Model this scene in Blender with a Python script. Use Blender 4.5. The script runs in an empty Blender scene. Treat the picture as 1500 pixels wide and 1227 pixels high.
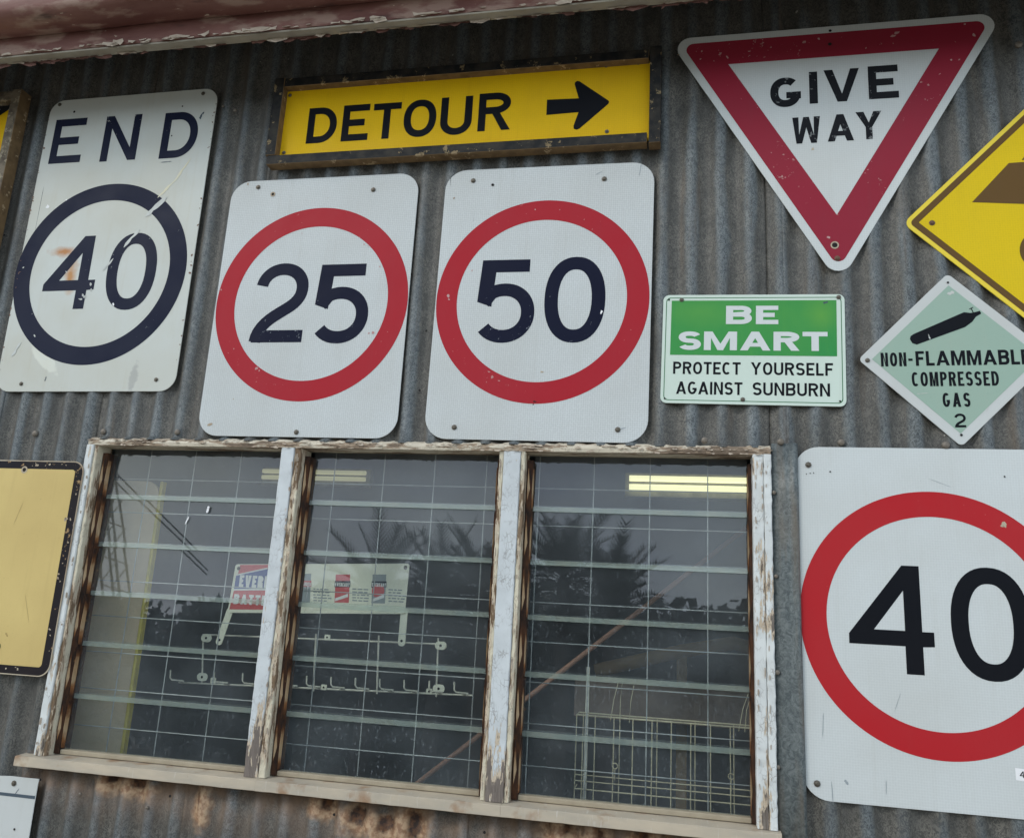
import bpy, bmesh, math, random
from mathutils import Vector, Matrix
from mathutils.geometry import tessellate_polygon
random.seed(7)
R = math.radians
SC = bpy.context.scene
C = SC.collection

# ------------------------------------------------------------------ camera, world, sun, exposure
F, YAW, PITCH, ROLL, DIST, EYE = 1205.24, R(-11.788), R(13.002), R(3.0853), 2.0849, 1.6
_fw = Vector((math.sin(YAW)*math.cos(PITCH), math.cos(YAW)*math.cos(PITCH), math.sin(PITCH)))
_r0 = Vector((math.cos(YAW), -math.sin(YAW), 0)); _u0 = _r0.cross(_fw)
_rt = _r0*math.cos(ROLL) + _u0*math.sin(ROLL); _up = -_r0*math.sin(ROLL) + _u0*math.cos(ROLL)
cam_d = bpy.data.cameras.new('camera'); cam = bpy.data.objects.new('camera', cam_d); C.objects.link(cam)
M3 = Matrix((_rt, _up, -_fw)).transposed()
cam.matrix_world = Matrix.Translation((0, -DIST, EYE)) @ M3.to_4x4()
cam_d.sensor_width = 36; cam_d.lens = 36*F/1500; cam_d.clip_end = 500; cam_d.clip_start = .05
SC.camera = cam
def W(px, py, y=0.0):                    # measured point of the photograph -> (x, z) on the plane y
    d = _fw + _rt*((px-750)/F) - _up*((py-613.5)/F)
    t = (DIST+y)/d.y
    return (d.x*t, EYE+d.z*t)

SUN_EL, SUN_AZ = R(36), R(220)           # azimuth clockwise from +y (north): sun behind the viewer, a little to the left
world = bpy.data.worlds.new('World'); SC.world = world; world.use_nodes = True
wt = world.node_tree; wt.nodes.clear()
def wn(t, **k):
    n = wt.nodes.new(t)
    for a, b in k.items(): setattr(n, a, b)
    return n
sky = wn('ShaderNodeTexSky', sky_type='NISHITA', sun_disc=False, sun_elevation=SUN_EL, sun_rotation=SUN_AZ)
sky.air_density = 1.5; sky.dust_density = 3.0
tc = wn('ShaderNodeTexCoord'); mp = wn('ShaderNodeMapping'); mp.inputs['Scale'].default_value = (1, 1, 2.2)
cn = wn('ShaderNodeTexNoise'); cn.inputs['Scale'].default_value = 2.6; cn.inputs['Detail'].default_value = 7
cn.inputs['Roughness'].default_value = .55
cr = wn('ShaderNodeValToRGB'); cr.color_ramp.elements[0].position = .3; cr.color_ramp.elements[1].position = .72
cr.color_ramp.elements[0].color = (6.2, 7.6, 10.6, 1); cr.color_ramp.elements[1].color = (10.9, 12.5, 12.9, 1)
mx = wn('ShaderNodeMixRGB'); mx.inputs[0].default_value = .88
bg = wn('ShaderNodeBackground'); bg.inputs['Strength'].default_value = .085
wo = wn('ShaderNodeOutputWorld')
L = wt.links.new
L(tc.outputs['Generated'], mp.inputs[0]); L(mp.outputs[0], cn.inputs['Vector']); L(cn.outputs['Fac'], cr.inputs[0])
L(sky.outputs[0], mx.inputs[1]); L(cr.outputs[0], mx.inputs[2]); sx = wn('ShaderNodeSeparateXYZ'); L(tc.outputs['Generated'], sx.inputs[0])      # sky brightened low down all round, added to lift the eave shade
hr = wn('ShaderNodeValToRGB'); hr.color_ramp.elements[0].position = 0; hr.color_ramp.elements[0].color = (1.75, 1.75, 1.75, 1)
hr.color_ramp.elements[1].position = .75; hr.color_ramp.elements[1].color = (.85, .85, .85, 1)
hm = wn('ShaderNodeMixRGB', blend_type='MULTIPLY'); hm.inputs[0].default_value = 1
L(sx.outputs[2], hr.inputs[0]); L(mx.outputs[0], hm.inputs[1]); L(hr.outputs[0], hm.inputs[2]); L(hm.outputs[0], bg.inputs[0]); L(bg.outputs[0], wo.inputs[0])
sun_d = bpy.data.lights.new('sun', 'SUN'); sun_d.energy = .85; sun_d.angle = R(16); sun_d.color = (1, .975, .93)
sun = bpy.data.objects.new('sun', sun_d); C.objects.link(sun)
_sd = Vector((math.sin(SUN_AZ)*math.cos(SUN_EL), math.cos(SUN_AZ)*math.cos(SUN_EL), math.sin(SUN_EL)))
sun.rotation_euler = (-_sd).to_track_quat('-Z', 'Y').to_euler(); sun.location = (0, -8, 12)
SC.view_settings.view_transform = 'Standard'; SC.view_settings.look = 'None'
SC.view_settings.exposure = .40; SC.view_settings.gamma = 1; SC.view_settings.use_curve_mapping = False

SC.cycles.use_denoising = True; SC.cycles.denoising_prefilter = 'ACCURATE'; SC.cycles.max_bounces = 10; SC.cycles.transparent_max_bounces = 24

# ------------------------------------------------------------------ material helpers
class NT:
    def __init__(s, name):
        s.m = bpy.data.materials.new(name); s.m.use_nodes = True; s.t = s.m.node_tree
        s.b = s.t.nodes['Principled BSDF']; s.out = s.t.nodes['Material Output']
        s.co = s.t.nodes.new('ShaderNodeTexCoord').outputs['Object']
        s.gp = s.t.nodes.new('ShaderNodeNewGeometry').outputs['Position']
    def set(s, n, i, v):
        if v is None: return
        if isinstance(v, bpy.types.NodeSocket): s.t.links.new(v, n.inputs[i])
        elif isinstance(v, tuple) and len(v) == 3 and n.inputs[i].type == 'RGBA': n.inputs[i].default_value = (*v, 1)
        elif n.inputs[i].type == 'RGBA' and not isinstance(v, tuple): n.inputs[i].default_value = (v, v, v, 1)
        else: n.inputs[i].default_value = v
    def map(s, vec, scale=(1, 1, 1), loc=(0, 0, 0), rot=(0, 0, 0)):
        n = s.t.nodes.new('ShaderNodeMapping'); s.set(n, 'Vector', vec)
        n.inputs['Scale'].default_value = scale; n.inputs['Location'].default_value = loc; n.inputs['Rotation'].default_value = rot
        return n.outputs[0]
    def noise(s, scale, detail=4, vec=None, rough=.55, dist=0):
        n = s.t.nodes.new('ShaderNodeTexNoise'); s.set(n, 'Vector', vec or s.co)
        n.inputs['Scale'].default_value = scale; n.inputs['Detail'].default_value = detail
        n.inputs['Roughness'].default_value = rough; n.inputs['Distortion'].default_value = dist
        return n.outputs['Fac']
    def voro(s, scale, vec=None, feature='F1', out='Distance', rnd=1):
        n = s.t.nodes.new('ShaderNodeTexVoronoi'); n.feature = feature; s.set(n, 'Vector', vec or s.co)
        n.inputs['Scale'].default_value = scale; n.inputs['Randomness'].default_value = rnd
        return n.outputs[out]
    def ramp(s, v, *stops):
        n = s.t.nodes.new('ShaderNodeValToRGB'); s.set(n, 0, v); e = n.color_ramp.elements
        while len(e) < len(stops): e.new(.5)
        for el, (p, c) in zip(e, stops):
            el.position = p; el.color = (c, c, c, 1) if not isinstance(c, tuple) else (*c, 1)
        return n.outputs[0]
    def mix(s, f, a, b, mode='MIX'):
        n = s.t.nodes.new('ShaderNodeMixRGB'); n.blend_type = mode
        s.set(n, 0, f); s.set(n, 1, a); s.set(n, 2, b); return n.outputs[0]
    def math(s, op, a, b=None, c=None, clamp=False):
        n = s.t.nodes.new('ShaderNodeMath'); n.operation = op; n.use_clamp = clamp
        s.set(n, 0, a); s.set(n, 1, b); s.set(n, 2, c); return n.outputs[0]
    def sep(s, v):
        n = s.t.nodes.new('ShaderNodeSeparateXYZ'); s.set(n, 0, v); return n.outputs
    def blob(s, vec, cx, cz, rx, rz, rot=0, noise=.5, nscale=30, soft=.35):     # ragged elliptic stain, 0..1
        x, _, z = s.sep(vec)
        dx = s.math('SUBTRACT', x, cx); dz = s.math('SUBTRACT', z, cz)
        c, q = math.cos(rot), math.sin(rot)
        u = s.math('DIVIDE', s.math('ADD', s.math('MULTIPLY', dx, c), s.math('MULTIPLY', dz, q)), rx)
        v = s.math('DIVIDE', s.math('SUBTRACT', s.math('MULTIPLY', dz, c), s.math('MULTIPLY', dx, q)), rz)
        d = s.math('SQRT', s.math('ADD', s.math('MULTIPLY', u, u), s.math('MULTIPLY', v, v)))
        n = s.math('MULTIPLY', s.math('SUBTRACT', s.noise(nscale, 5, vec), .5), noise*2)
        d = s.math('ADD', d, n)
        return s.math('DIVIDE', s.math('SUBTRACT', 1.0, d), soft, clamp=True)
    def bump(s, h, strength=.3, dist=.002):
        n = s.t.nodes.new('ShaderNodeBump'); s.set(n, 'Height', h)
        n.inputs['Strength'].default_value = strength; n.inputs['Distance'].default_value = dist
        s.t.links.new(n.outputs[0], s.b.inputs['Normal'])
    def fin(s, col, rough=.6, metal=0.0, spec=.5):
        s.set(s.b, 'Base Color', col); s.set(s.b, 'Roughness', rough); s.set(s.b, 'Metallic', metal)
        s.b.inputs['Specular IOR Level'].default_value = spec
        return s.m

def sign_mat(name, col, dirt=(.32, .28, .2), dirt_amt=.25, weave=0.0, chip=None, rough=.42, stains=(), chip_th=.73, seed=0):
    n = NT(name); v = n.map(n.co, loc=(seed*3.1, seed*1.7, seed*2.3))
    c = n.mix(n.math('MULTIPLY', n.ramp(n.noise(3.5, 6, v), (.35, 0), (.75, 1)), dirt_amt), col, dirt)
    streak = n.ramp(n.noise(6, 5, n.map(v, scale=(9, 1, .6))), (.55, 0), (.8, 1))
    c = n.mix(n.math('MULTIPLY', streak, dirt_amt*.5), c, dirt)
    c = n.mix(n.math('MULTIPLY', n.ramp(n.noise(260, 2, v), (.66, 0), (.75, 1)), .28), c, tuple(k*.45 for k in col))
    if weave:
        w = n.voro(170, v, rnd=.2)
        c = n.mix(n.math('MULTIPLY', n.ramp(w, (.25, 1), (.6, 0)), weave), c, tuple(k*.55 for k in col))
    if chip:
        m = n.ramp(n.math('ADD', n.noise(62, 6, v, rough=.68), n.math('MULTIPLY', n.noise(4, 2, v), .34)), (chip_th+.155, 0), (chip_th+.18, .8))
        c = n.mix(m, c, chip)
        sc = n.math('MULTIPLY', n.ramp(n.noise(18, 4, n.map(v, scale=(14, 1, .35), rot=(0, .7, 0))), (.755, 0), (.775, 1)), .5)
        c = n.mix(sc, c, chip)
    for (scol, amt, args) in stains:
        c = n.mix(n.math('MULTIPLY', n.blob(n.co, *args[0], **args[1]), amt), c, scol)
    n.bump(n.noise(14, 3, v), .08, .004)
    return n.fin(c, n.ramp(n.noise(8, 4, v), (.3, rough-.08), (.7, rough+.14)), 0, .10)

WHITE = (.60, .63, .625)
M = {}
M['white_grid'] = sign_mat('white_reflective_sheeting', WHITE, weave=.4, dirt_amt=.24)
M['white_grid_old'] = sign_mat('white_reflective_sheeting_aged', (.60, .63, .62), weave=.16, dirt_amt=.2, seed=4)
rust_st = [((.45, .2, .07), .95, ((-.155, -.045, .055, .022), dict(noise=.7, nscale=30, soft=.9))),
           ((.47, .23, .08), .95, ((-.115, -.125, .026, .075), dict(noise=.8, nscale=26, soft=.9))),
           ((.80, .81, .70), .4, ((-.155, -.395, .078, .024, -.75), dict(noise=.45, nscale=50, soft=.25))),
           ((.3, .3, .29), .5, ((.165, -.46, .016, .05, -.1), dict(noise=.9, nscale=70, soft=.4)))]
M['white_old'] = sign_mat('aged_white_enamel', (.555, .58, .545), dirt=(.42, .36, .22), dirt_amt=.35, stains=rust_st, seed=1)
M['white_plain'] = sign_mat('white_sign_face', (.56, .58, .565), dirt_amt=.18, seed=2)
M['red'] = sign_mat('red_sign_ink', (.37, .016, .026), dirt=(.3, .05, .06), dirt_amt=.3, chip=(.5, .25, .24), chip_th=.69)
M['red_dull'] = sign_mat('dull_red_sign_ink', (.27, .022, .04), dirt=(.2, .04, .05), dirt_amt=.35, chip=(.48, .30, .28), chip_th=.685, seed=3)
M['red_bright'] = sign_mat('bright_red_sign_ink', (.43, .018, .024), dirt=(.36, .05, .05), dirt_amt=.3, chip=(.6, .4, .4), chip_th=.7, seed=5)
M['navy'] = sign_mat('navy_numeral_ink', (.0045, .0065, .022), dirt=(.012, .016, .035), chip=(.35, .38, .42), chip_th=.69, rough=.5)
M['navy_faded'] = sign_mat('faded_navy_ink', (.009, .012, .030), dirt=(.02, .025, .045), chip=(.5, .52, .5), chip_th=.70, rough=.5, seed=2)
M['black'] = sign_mat('black_sign_ink', (.005, .006, .009), dirt=(.014, .014, .016), rough=.5)
M['black_worn'] = sign_mat('worn_black_sign_ink', (.010, .011, .014), dirt=(.03, .03, .03), chip=(.20, .21, .21), chip_th=.625, rough=.5, seed=6)
M['yellow'] = sign_mat('yellow_reflective_sheeting', (.80, .50, .008), dirt=(.5, .27, .02), dirt_amt=.35, weave=.16)
M['yellow2'] = sign_mat('yellow_diamond_sheeting', (.70, .50, .012), dirt=(.5, .36, .02), dirt_amt=.3, weave=.16, seed=3)
M['yellow_edge'] = sign_mat('pale_yellow_edge', (.78, .60, .06), dirt_amt=.1, seed=3)
M['olive'] = sign_mat('brown_olive_ink', (.125, .07, .022), dirt=(.10, .062, .03), dirt_amt=.6, seed=3)
M['tan'] = sign_mat('faded_yellow_enamel', (.62, .475, .19), dirt=(.46, .33, .13), dirt_amt=.6, chip=(.2, .13, .05), chip_th=.72, seed=7)
M['black_chipped'] = sign_mat('chipped_black_border', (.012, .012, .016), dirt=(.05, .03, .02), chip=(.4, .26, .13), chip_th=.66, rough=.5, seed=7)
M['tan_scratch'] = sign_mat('tan_scratch', (.40, .28, .10), dirt_amt=.4, seed=8)
M['cream'] = sign_mat('cream_sign_rim', (.55, .48, .36), dirt=(.15, .07, .03), dirt_amt=.8, seed=8)
M['green'] = sign_mat('green_sign_ink', (.032, .25, .070), dirt=(.10, .33, .07), dirt_amt=.6, seed=2, stains=[((.14, .36, .06), .6, ((.17, .09, .05, .06), dict(noise=.4, nscale=12, soft=1.0))), ((.12, .34, .07), .55, ((-.13, .10, .12, .05), dict(noise=.4, nscale=12, soft=1.0)))])
M['green_line'] = sign_mat('green_line_ink', (.04, .16, .07), dirt_amt=.1, seed=2)
M['white_letter'] = sign_mat('white_letter_ink', (.62, .65, .64), dirt_amt=.1, seed=9)
M['teal'] = sign_mat('pale_teal_sign_face', (.29, .42, .345), dirt=(.36, .42, .34), dirt_amt=.5, seed=5)
M['mint'] = sign_mat('mint_white_rim', (.60, .70, .62), dirt_amt=.15, seed=5)
M['slate'] = sign_mat('slate_blue_ink', (.06, .09, .12), dirt_amt=.2)
M['blue'] = sign_mat('blue_sign_ink', (.06, .10, .33), dirt_amt=.2)
M['pink_red'] = sign_mat('pinkish_red_ink', (.62, .09, .10), dirt_amt=.2)
M['board_white'] = sign_mat('yellowed_white_board', (.86, .86, .72), dirt_amt=.2, chip=(.3, .2, .1), chip_th=.70)
M['grey_ink'] = sign_mat('grey_print_ink', (.30, .34, .36), dirt_amt=.1)
M['scrape'] = sign_mat('bare_scrape', (.60, .62, .58), dirt=(.3, .3, .3), dirt_amt=.6, seed=4)
M['pink_chip'] = sign_mat('pinkish_chip', (.50, .36, .34), dirt=(.4, .1, .1), dirt_amt=.8, seed=4)
M['scrape_cream'] = sign_mat('cream_scrape', (.72, .66, .45), dirt=(.55, .56, .5), dirt_amt=.8, seed=4)

def simple(name, col, rough=.6, metal=0, var=.3, scale=20, col2=None, spec=.5, bump=0):
    n = NT(name); col2 = col2 or tuple(k*.5 for k in col)
    c = n.mix(n.ramp(n.noise(scale, 6), (.5-var, 0), (.5+var, 1)), col, col2)
    if bump: n.bump(n.noise(scale*2, 5), bump, .003)
    return n.fin(c, rough, metal, spec)
M['bolt'] = simple('weathered_zinc', (.20, .19, .16), .5, .6, col2=(.09, .07, .05), scale=90)
M['hole'] = simple('dark_hole', (.012, .010, .009), .9)
M['rust_bolt'] = simple('rusty_bolt', (.22, .13, .09), .7, .2, col2=(.10, .05, .03), scale=80)
M['nail'] = simple('roofing_nail_grey', (.24, .22, .19), .55, .4, col2=(.14, .11, .08), scale=70)
M['wire'] = simple('galvanised_wire', (.50, .53, .54), .5, .3, var=.2)
M['white_wire'] = simple('cream_wire', (.88, .86, .74), .5, 0, var=.2)
M['tan_wire'] = simple('brassy_wire', (.80, .72, .50), .5, 0, var=.2)

# corrugated iron --------------------------------------------------------
PITCH_C, RIDGE0 = .0763, -1.648
def corrugated_mat():
    n = NT('aged_corrugated_iron'); x, _, z = n.sep(n.gp)
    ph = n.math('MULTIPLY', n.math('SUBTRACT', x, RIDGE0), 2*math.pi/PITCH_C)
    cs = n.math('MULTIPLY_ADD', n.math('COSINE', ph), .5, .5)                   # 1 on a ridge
    wob = n.noise(4.0, 5, n.map(n.gp, scale=(3, 1, .7)))
    v = n.gp
    # zinc spangle: fine crawling mottle
    sp = n.noise(105, 6, n.map(v, scale=(1.2, 1, .85)), rough=.72, dist=2.2)
    sp2 = n.voro(120, n.map(v, scale=(1, .3, .8)), out='Color')
    zinc = n.mix(n.ramp(sp, (.45, 0), (.55, 1)), (.050, .057, .058), (.172, .188, .186))
    zinc = n.mix(.2, zinc, n.ramp(n.sep(sp2)[0], (0, (.07, .08, .09)), (1, (.26, .28, .28))))
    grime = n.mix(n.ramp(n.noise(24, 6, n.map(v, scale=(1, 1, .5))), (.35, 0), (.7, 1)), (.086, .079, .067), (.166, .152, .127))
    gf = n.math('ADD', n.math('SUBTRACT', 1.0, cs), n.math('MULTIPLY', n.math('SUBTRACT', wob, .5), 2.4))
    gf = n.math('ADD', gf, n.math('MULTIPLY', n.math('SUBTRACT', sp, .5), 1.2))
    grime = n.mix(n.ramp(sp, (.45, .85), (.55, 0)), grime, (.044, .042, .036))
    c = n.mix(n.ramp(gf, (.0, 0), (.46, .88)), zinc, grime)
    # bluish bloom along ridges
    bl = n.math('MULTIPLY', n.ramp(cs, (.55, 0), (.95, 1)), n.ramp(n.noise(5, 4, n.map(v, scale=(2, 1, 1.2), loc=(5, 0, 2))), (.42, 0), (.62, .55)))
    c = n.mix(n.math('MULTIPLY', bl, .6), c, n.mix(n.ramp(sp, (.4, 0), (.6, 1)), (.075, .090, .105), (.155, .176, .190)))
    # long brown run-down streaks
    st = n.ramp(n.noise(7, 6, n.map(v, scale=(4, 1, .25), loc=(1, 0, 7))), (.58, 0), (.74, .5))
    c = n.mix(st, c, (.125, .088, .056))
    # rusty grime right under the window sill (z 1.14 and down a hand's width)
    near = n.math('MULTIPLY', n.math('DIVIDE', n.math('SUBTRACT', z, .98), .12, clamp=True),
                  n.math('LESS_THAN', z, 1.16))
    band = n.math('MULTIPLY', near, n.ramp(n.noise(12, 6, n.map(v, scale=(1, 1, .8), loc=(2, 0, 0))), (.34, 0), (.6, 1)))
    band = n.math('MULTIPLY', band, n.math('LESS_THAN', x, .26)); band = n.math('MULTIPLY', band, n.math('GREATER_THAN', x, -1.74))
    c = n.mix(n.math('MULTIPLY', band, .75), c, (.20, .12, .068))
    spots = [(-1.47, 1.098, .040, .022), (-1.39, 1.094, .045, .024), (-1.195, 1.072, .022, .050),
             (-.86, 1.095, .04, .026), (-.77, 1.070, .05, .030), (-.70, 1.058, .04, .030), (-.635, 1.062, .045, .050), (-.27, 1.092, .045, .030), (-.19, 1.088, .042, .032), (-.06, 1.095, .05, .025), (.08, 1.10, .06, .02)]
    rim = dark = None
    for cx, cz, rx, rz in spots:
        a = n.blob(n.gp, cx, cz, rx*1.5, rz*1.6, noise=.5, nscale=42, soft=.55)
        b = n.blob(n.gp, cx, cz+.014, rx*.8, rz*.85, noise=.6, nscale=60, soft=.4)
        rim = a if rim is None else n.math('MAXIMUM', rim, a); dark = b if dark is None else n.math('MAXIMUM', dark, b)
    dark = n.math('MULTIPLY', dark, n.ramp(cs, (.45, 1), (.85, .15)))
    c = n.mix(n.math('MULTIPLY', rim, .85), c, n.mix(n.ramp(n.noise(70, 4), (.4, 0), (.6, 1)), (.46, .31, .18), (.24, .12, .055)))
    c = n.mix(dark, c, n.mix(n.ramp(n.noise(85, 5), (.4, 0), (.65, 1)), (.030, .014, .008), (.13, .055, .02)))
    # pale specks of paint and dust
    c = n.mix(n.ramp(n.noise(42, 2, n.map(v, loc=(9, 3, 1))), (.775, 0), (.79, .8)), c, (.42, .40, .36))
    n.bump(n.math('ADD', n.math('MULTIPLY', sp, .7), n.math('MULTIPLY', n.noise(9, 4), .6)), .25, .003)
    met = n.math('MULTIPLY', n.math('SUBTRACT', 1.0, n.math('MAXIMUM', rim, n.ramp(gf, (.3, 0), (.95, 1)))), .25)
    return n.fin(c, n.ramp(sp, (.3, .48), (.7, .68)), met, .4)
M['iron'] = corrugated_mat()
def flash_mat():
    n = NT('galvanised_flashing'); v = n.gp
    sp = n.noise(75, 5, v, rough=.7, dist=1.4)
    c = n.mix(n.ramp(sp, (.38, 0), (.62, 1)), (.070, .085, .088), (.165, .185, .183))
    c = n.mix(n.ramp(n.noise(5, 5, n.map(v, scale=(6, 1, .6))), (.5, 0), (.72, .6)), c, (.17, .13, .09))
    n.bump(sp, .2, .002); return n.fin(c, .52, .25, .4)
M['flash'] = flash_mat()

def peel_mat(name, cover=.5, paint=(.58, .61, .615), wood=(.21, .175, .15), wood2=(.12, .10, .085), crack=1.0, axis='z', primer=(.56, .46, .34), zdep=False):
    n = NT(name); v = n.gp
    st = (3.2, 3.2, .55) if axis == 'z' else (.55, 3.2, 3.2)
    sv = n.map(v, scale=st)
    grain = n.noise(60, 6, n.map(v, scale=(6, 6, .25) if axis == 'z' else (.25, 6, 6)), rough=.7)
    wd = n.mix(n.ramp(grain, (.35, 0), (.65, 1)), wood2, wood)
    k = n.math('ADD', n.noise(9, 8, sv, rough=.68), n.math('MULTIPLY', n.math('SUBTRACT', n.noise(45, 5, sv), .5), .35))
    if zdep:    # the foot of the post has lost most of its paint
        z = n.sep(v)[2]
        k = n.math('ADD', k, n.math('MULTIPLY', n.math('DIVIDE', n.math('SUBTRACT', 1.40, z), .22, clamp=True), .30))
    base = .44 + (cover)*.3
    m_paint = n.ramp(k, (base, 1), (base+.012, 0))
    m_prim = n.ramp(k, (base+.05, 1), (base+.065, 0))
    wv = n.t.nodes.new('ShaderNodeVectorMath'); wv.operation = 'ADD'
    nz = n.t.nodes.new('ShaderNodeTexNoise'); n.set(nz, 'Vector', v); nz.inputs['Scale'].default_value = 28; nz.inputs['Detail'].default_value = 4
    sc_ = n.t.nodes.new('ShaderNodeVectorMath'); sc_.operation = 'SCALE'; sc_.inputs['Scale'].default_value = .028
    n.t.links.new(nz.outputs['Color'], sc_.inputs[0]); n.t.links.new(sc_.outputs[0], wv.inputs[0]); n.t.links.new(v, wv.inputs[1])
    cr = n.voro(88, n.map(wv.outputs[0], scale=(1.3, 1.3, .62) if axis == 'z' else (.6, 1.3, 1.3)), 'DISTANCE_TO_EDGE')
    crk = n.math('MULTIPLY', n.ramp(cr, (.02, .9), (.07, 0)), n.math('MULTIPLY', n.ramp(n.noise(26, 4, v), (.47, 0), (.62, 1)), crack*.5))
    p = n.mix(n.ramp(n.noise(16, 5), (.4, 0), (.75, .6)), paint, tuple(k_*.72 for k_ in paint))
    p = n.mix(crk, p, (.13, .10, .08))
    c = n.mix(m_prim, wd, primer); c = n.mix(m_paint, c, p)
    h = n.math('ADD', n.math('MULTIPLY', m_paint, .7), n.math('MULTIPLY', m_prim, .3))
    h = n.math('SUBTRACT', h, n.math('MULTIPLY', crk, .6)); h = n.math('ADD', h, n.math('MULTIPLY', grain, .25))
    n.bump(h, .7, .0022)
    return n.fin(c, n.mix(m_paint, .85, .55), 0, .35)
M['mullion'] = peel_mat('peeling_white_paint', cover=.72, crack=1, zdep=True)
M['bead'] = peel_mat('cream_flaking_bead', cover=.16, paint=(.64, .58, .44), wood=(.24, .17, .11), wood2=(.12, .075, .04))
M['jamb'] = peel_mat('weathered_white_jamb', cover=.46, paint=(.66, .68, .66), wood=(.24, .21, .18), wood2=(.09, .07, .055))
M['head'] = peel_mat('weathered_head_board', cover=.24, paint=(.62, .55, .43), axis='x', wood=(.25, .19, .14), wood2=(.10, .07, .045), primer=(.36, .27, .19))
def sill_mat():
    n = NT('faded_aluminium_sill'); v = n.gp
    c = n.mix(n.ramp(n.noise(9, 6, n.map(v, scale=(1, 1, 3))), (.35, 0), (.7, 1)), (.52, .44, .33), (.40, .355, .285))
    c = n.mix(n.ramp(n.noise(30, 4, n.map(v, scale=(5, 1, .6))), (.62, 0), (.72, .6)), c, (.58, .55, .48))
    c = n.mix(n.ramp(n.noise(14, 6, n.map(v, loc=(4, 4, 4))), (.56, 0), (.7, .8)), c, (.30, .17, .09))
    return n.fin(c, .6, .1, .4)
M['sill'] = sill_mat()
M['rail'] = simple('dusty_beige_rail', (.40, .34, .24), .65, 0, col2=(.27, .22, .15), scale=24)
def channel_mat():
    n = NT('rusted_louvre_channel'); v = n.gp
    c = n.mix(n.ramp(n.noise(28, 6, n.map(v, scale=(2, 2, .8)), rough=.65), (.38, 0), (.66, 1)), (.022, .013, .010), (.085, .034, .014))
    c = n.mix(n.ramp(n.noise(55, 4, n.map(v, loc=(3, 1, 1))), (.66, 0), (.74, .8)), c, (.30, .16, .06))
    n.bump(n.noise(70, 5), .5, .002); return n.fin(c, .75, .1, .3)
M['channel'] = channel_mat()
def clip_mat():
    n = NT('rusty_tan_clip'); v = n.gp; z = n.sep(v)[2]
    ph = n.math('FRACT', n.math('DIVIDE', n.math('SUBTRACT', z, 1.160), .139))     # each blade holder has rusted from its joint
    k = n.math('ADD', ph, n.math('MULTIPLY', n.math('SUBTRACT', n.noise(26, 5, v, rough=.65), .5), .55))
    c = n.ramp(k, (.0, (.05, .02, .010)), (.16, (.24, .10, .035)), (.34, (.42, .30, .18)), (.62, (.36, .23, .12)), (.78, (.13, .05, .018)), (.9, (.030, .015, .010)))
    n.bump(n.noise(80, 4), .4, .001); return n.fin(c, .7, .0, .25)
M['clip'] = clip_mat()
def fascia_mat(name, low=.0):
    n = NT(name); v = n.gp
    k = n.noise(5, 8, n.map(v, scale=(.8, 2.5, 2.5)), rough=.6)
    c = n.mix(n.ramp(k, (.35, 0), (.65, 1)), (.120, .043, .034), (.20, .092, .072))
    c = n.mix(n.ramp(n.noise(13, 7, n.map(v, scale=(.7, 2, 2), loc=(3, 2, 1))), (.50, 0), (.62, .85)), c, (.30, .20, .155))
    c = n.mix(n.ramp(n.noise(6, 5, n.map(v, scale=(.5, 2, 3), loc=(8, 2, 1))), (.6, 0), (.68, .9)), c, (.045, .022, .018))
    c = n.mix(n.ramp(n.noise(42, 5, n.map(v, scale=(.6, 2, 2))), (.7, 0), (.73, .9)), c, (.5, .42, .33))
    n.bump(n.noise(22, 6, n.map(v, scale=(.7, 2, 2))), .35, .004); return n.fin(c, .6, 0, .45)
M['fascia'] = fascia_mat('oxide_red_fascia_paint')
M['gutter'] = fascia_mat('oxide_red_gutter_paint')
M['fascia_wood'] = simple('grey_bare_timber_edge', (.36, .33, .26), .85, 0, col2=(.23, .20, .16), scale=18, bump=.4)
M['flake'] = simple('cream_paint_flake', (.56, .48, .38), .6, 0, col2=(.36, .28, .21), scale=40)
M['flake_red'] = simple('red_paint_flake', (.16, .07, .05), .6, 0, scale=40)
def frame_mat(name, a, b, chipc, th):
    n = NT(name); v = n.map(n.gp, loc=(2, 5, 1))
    c = n.mix(n.ramp(n.noise(30, 6, v), (.4, 0), (.65, 1)), a, b)
    m = n.ramp(n.noise(34, 7, v, rough=.72), (th, 0), (th+.02, 1))
    c = n.mix(m, c, chipc); n.bump(m, .4, .001); return n.fin(c, .6, 0, .15)
M['dark_frame'] = frame_mat('black_painted_timber', (.014, .015, .016), (.04, .036, .03), (.24, .18, .10), .60)
M['raw_frame'] = frame_mat('bare_brown_timber', (.20, .13, .065), (.13, .085, .045), (.4, .3, .18), .6)
M['grey_frame'] = frame_mat('weathered_grey_timber', (.17, .14, .10), (.07, .055, .04), (.28, .24, .17), .55)

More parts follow.
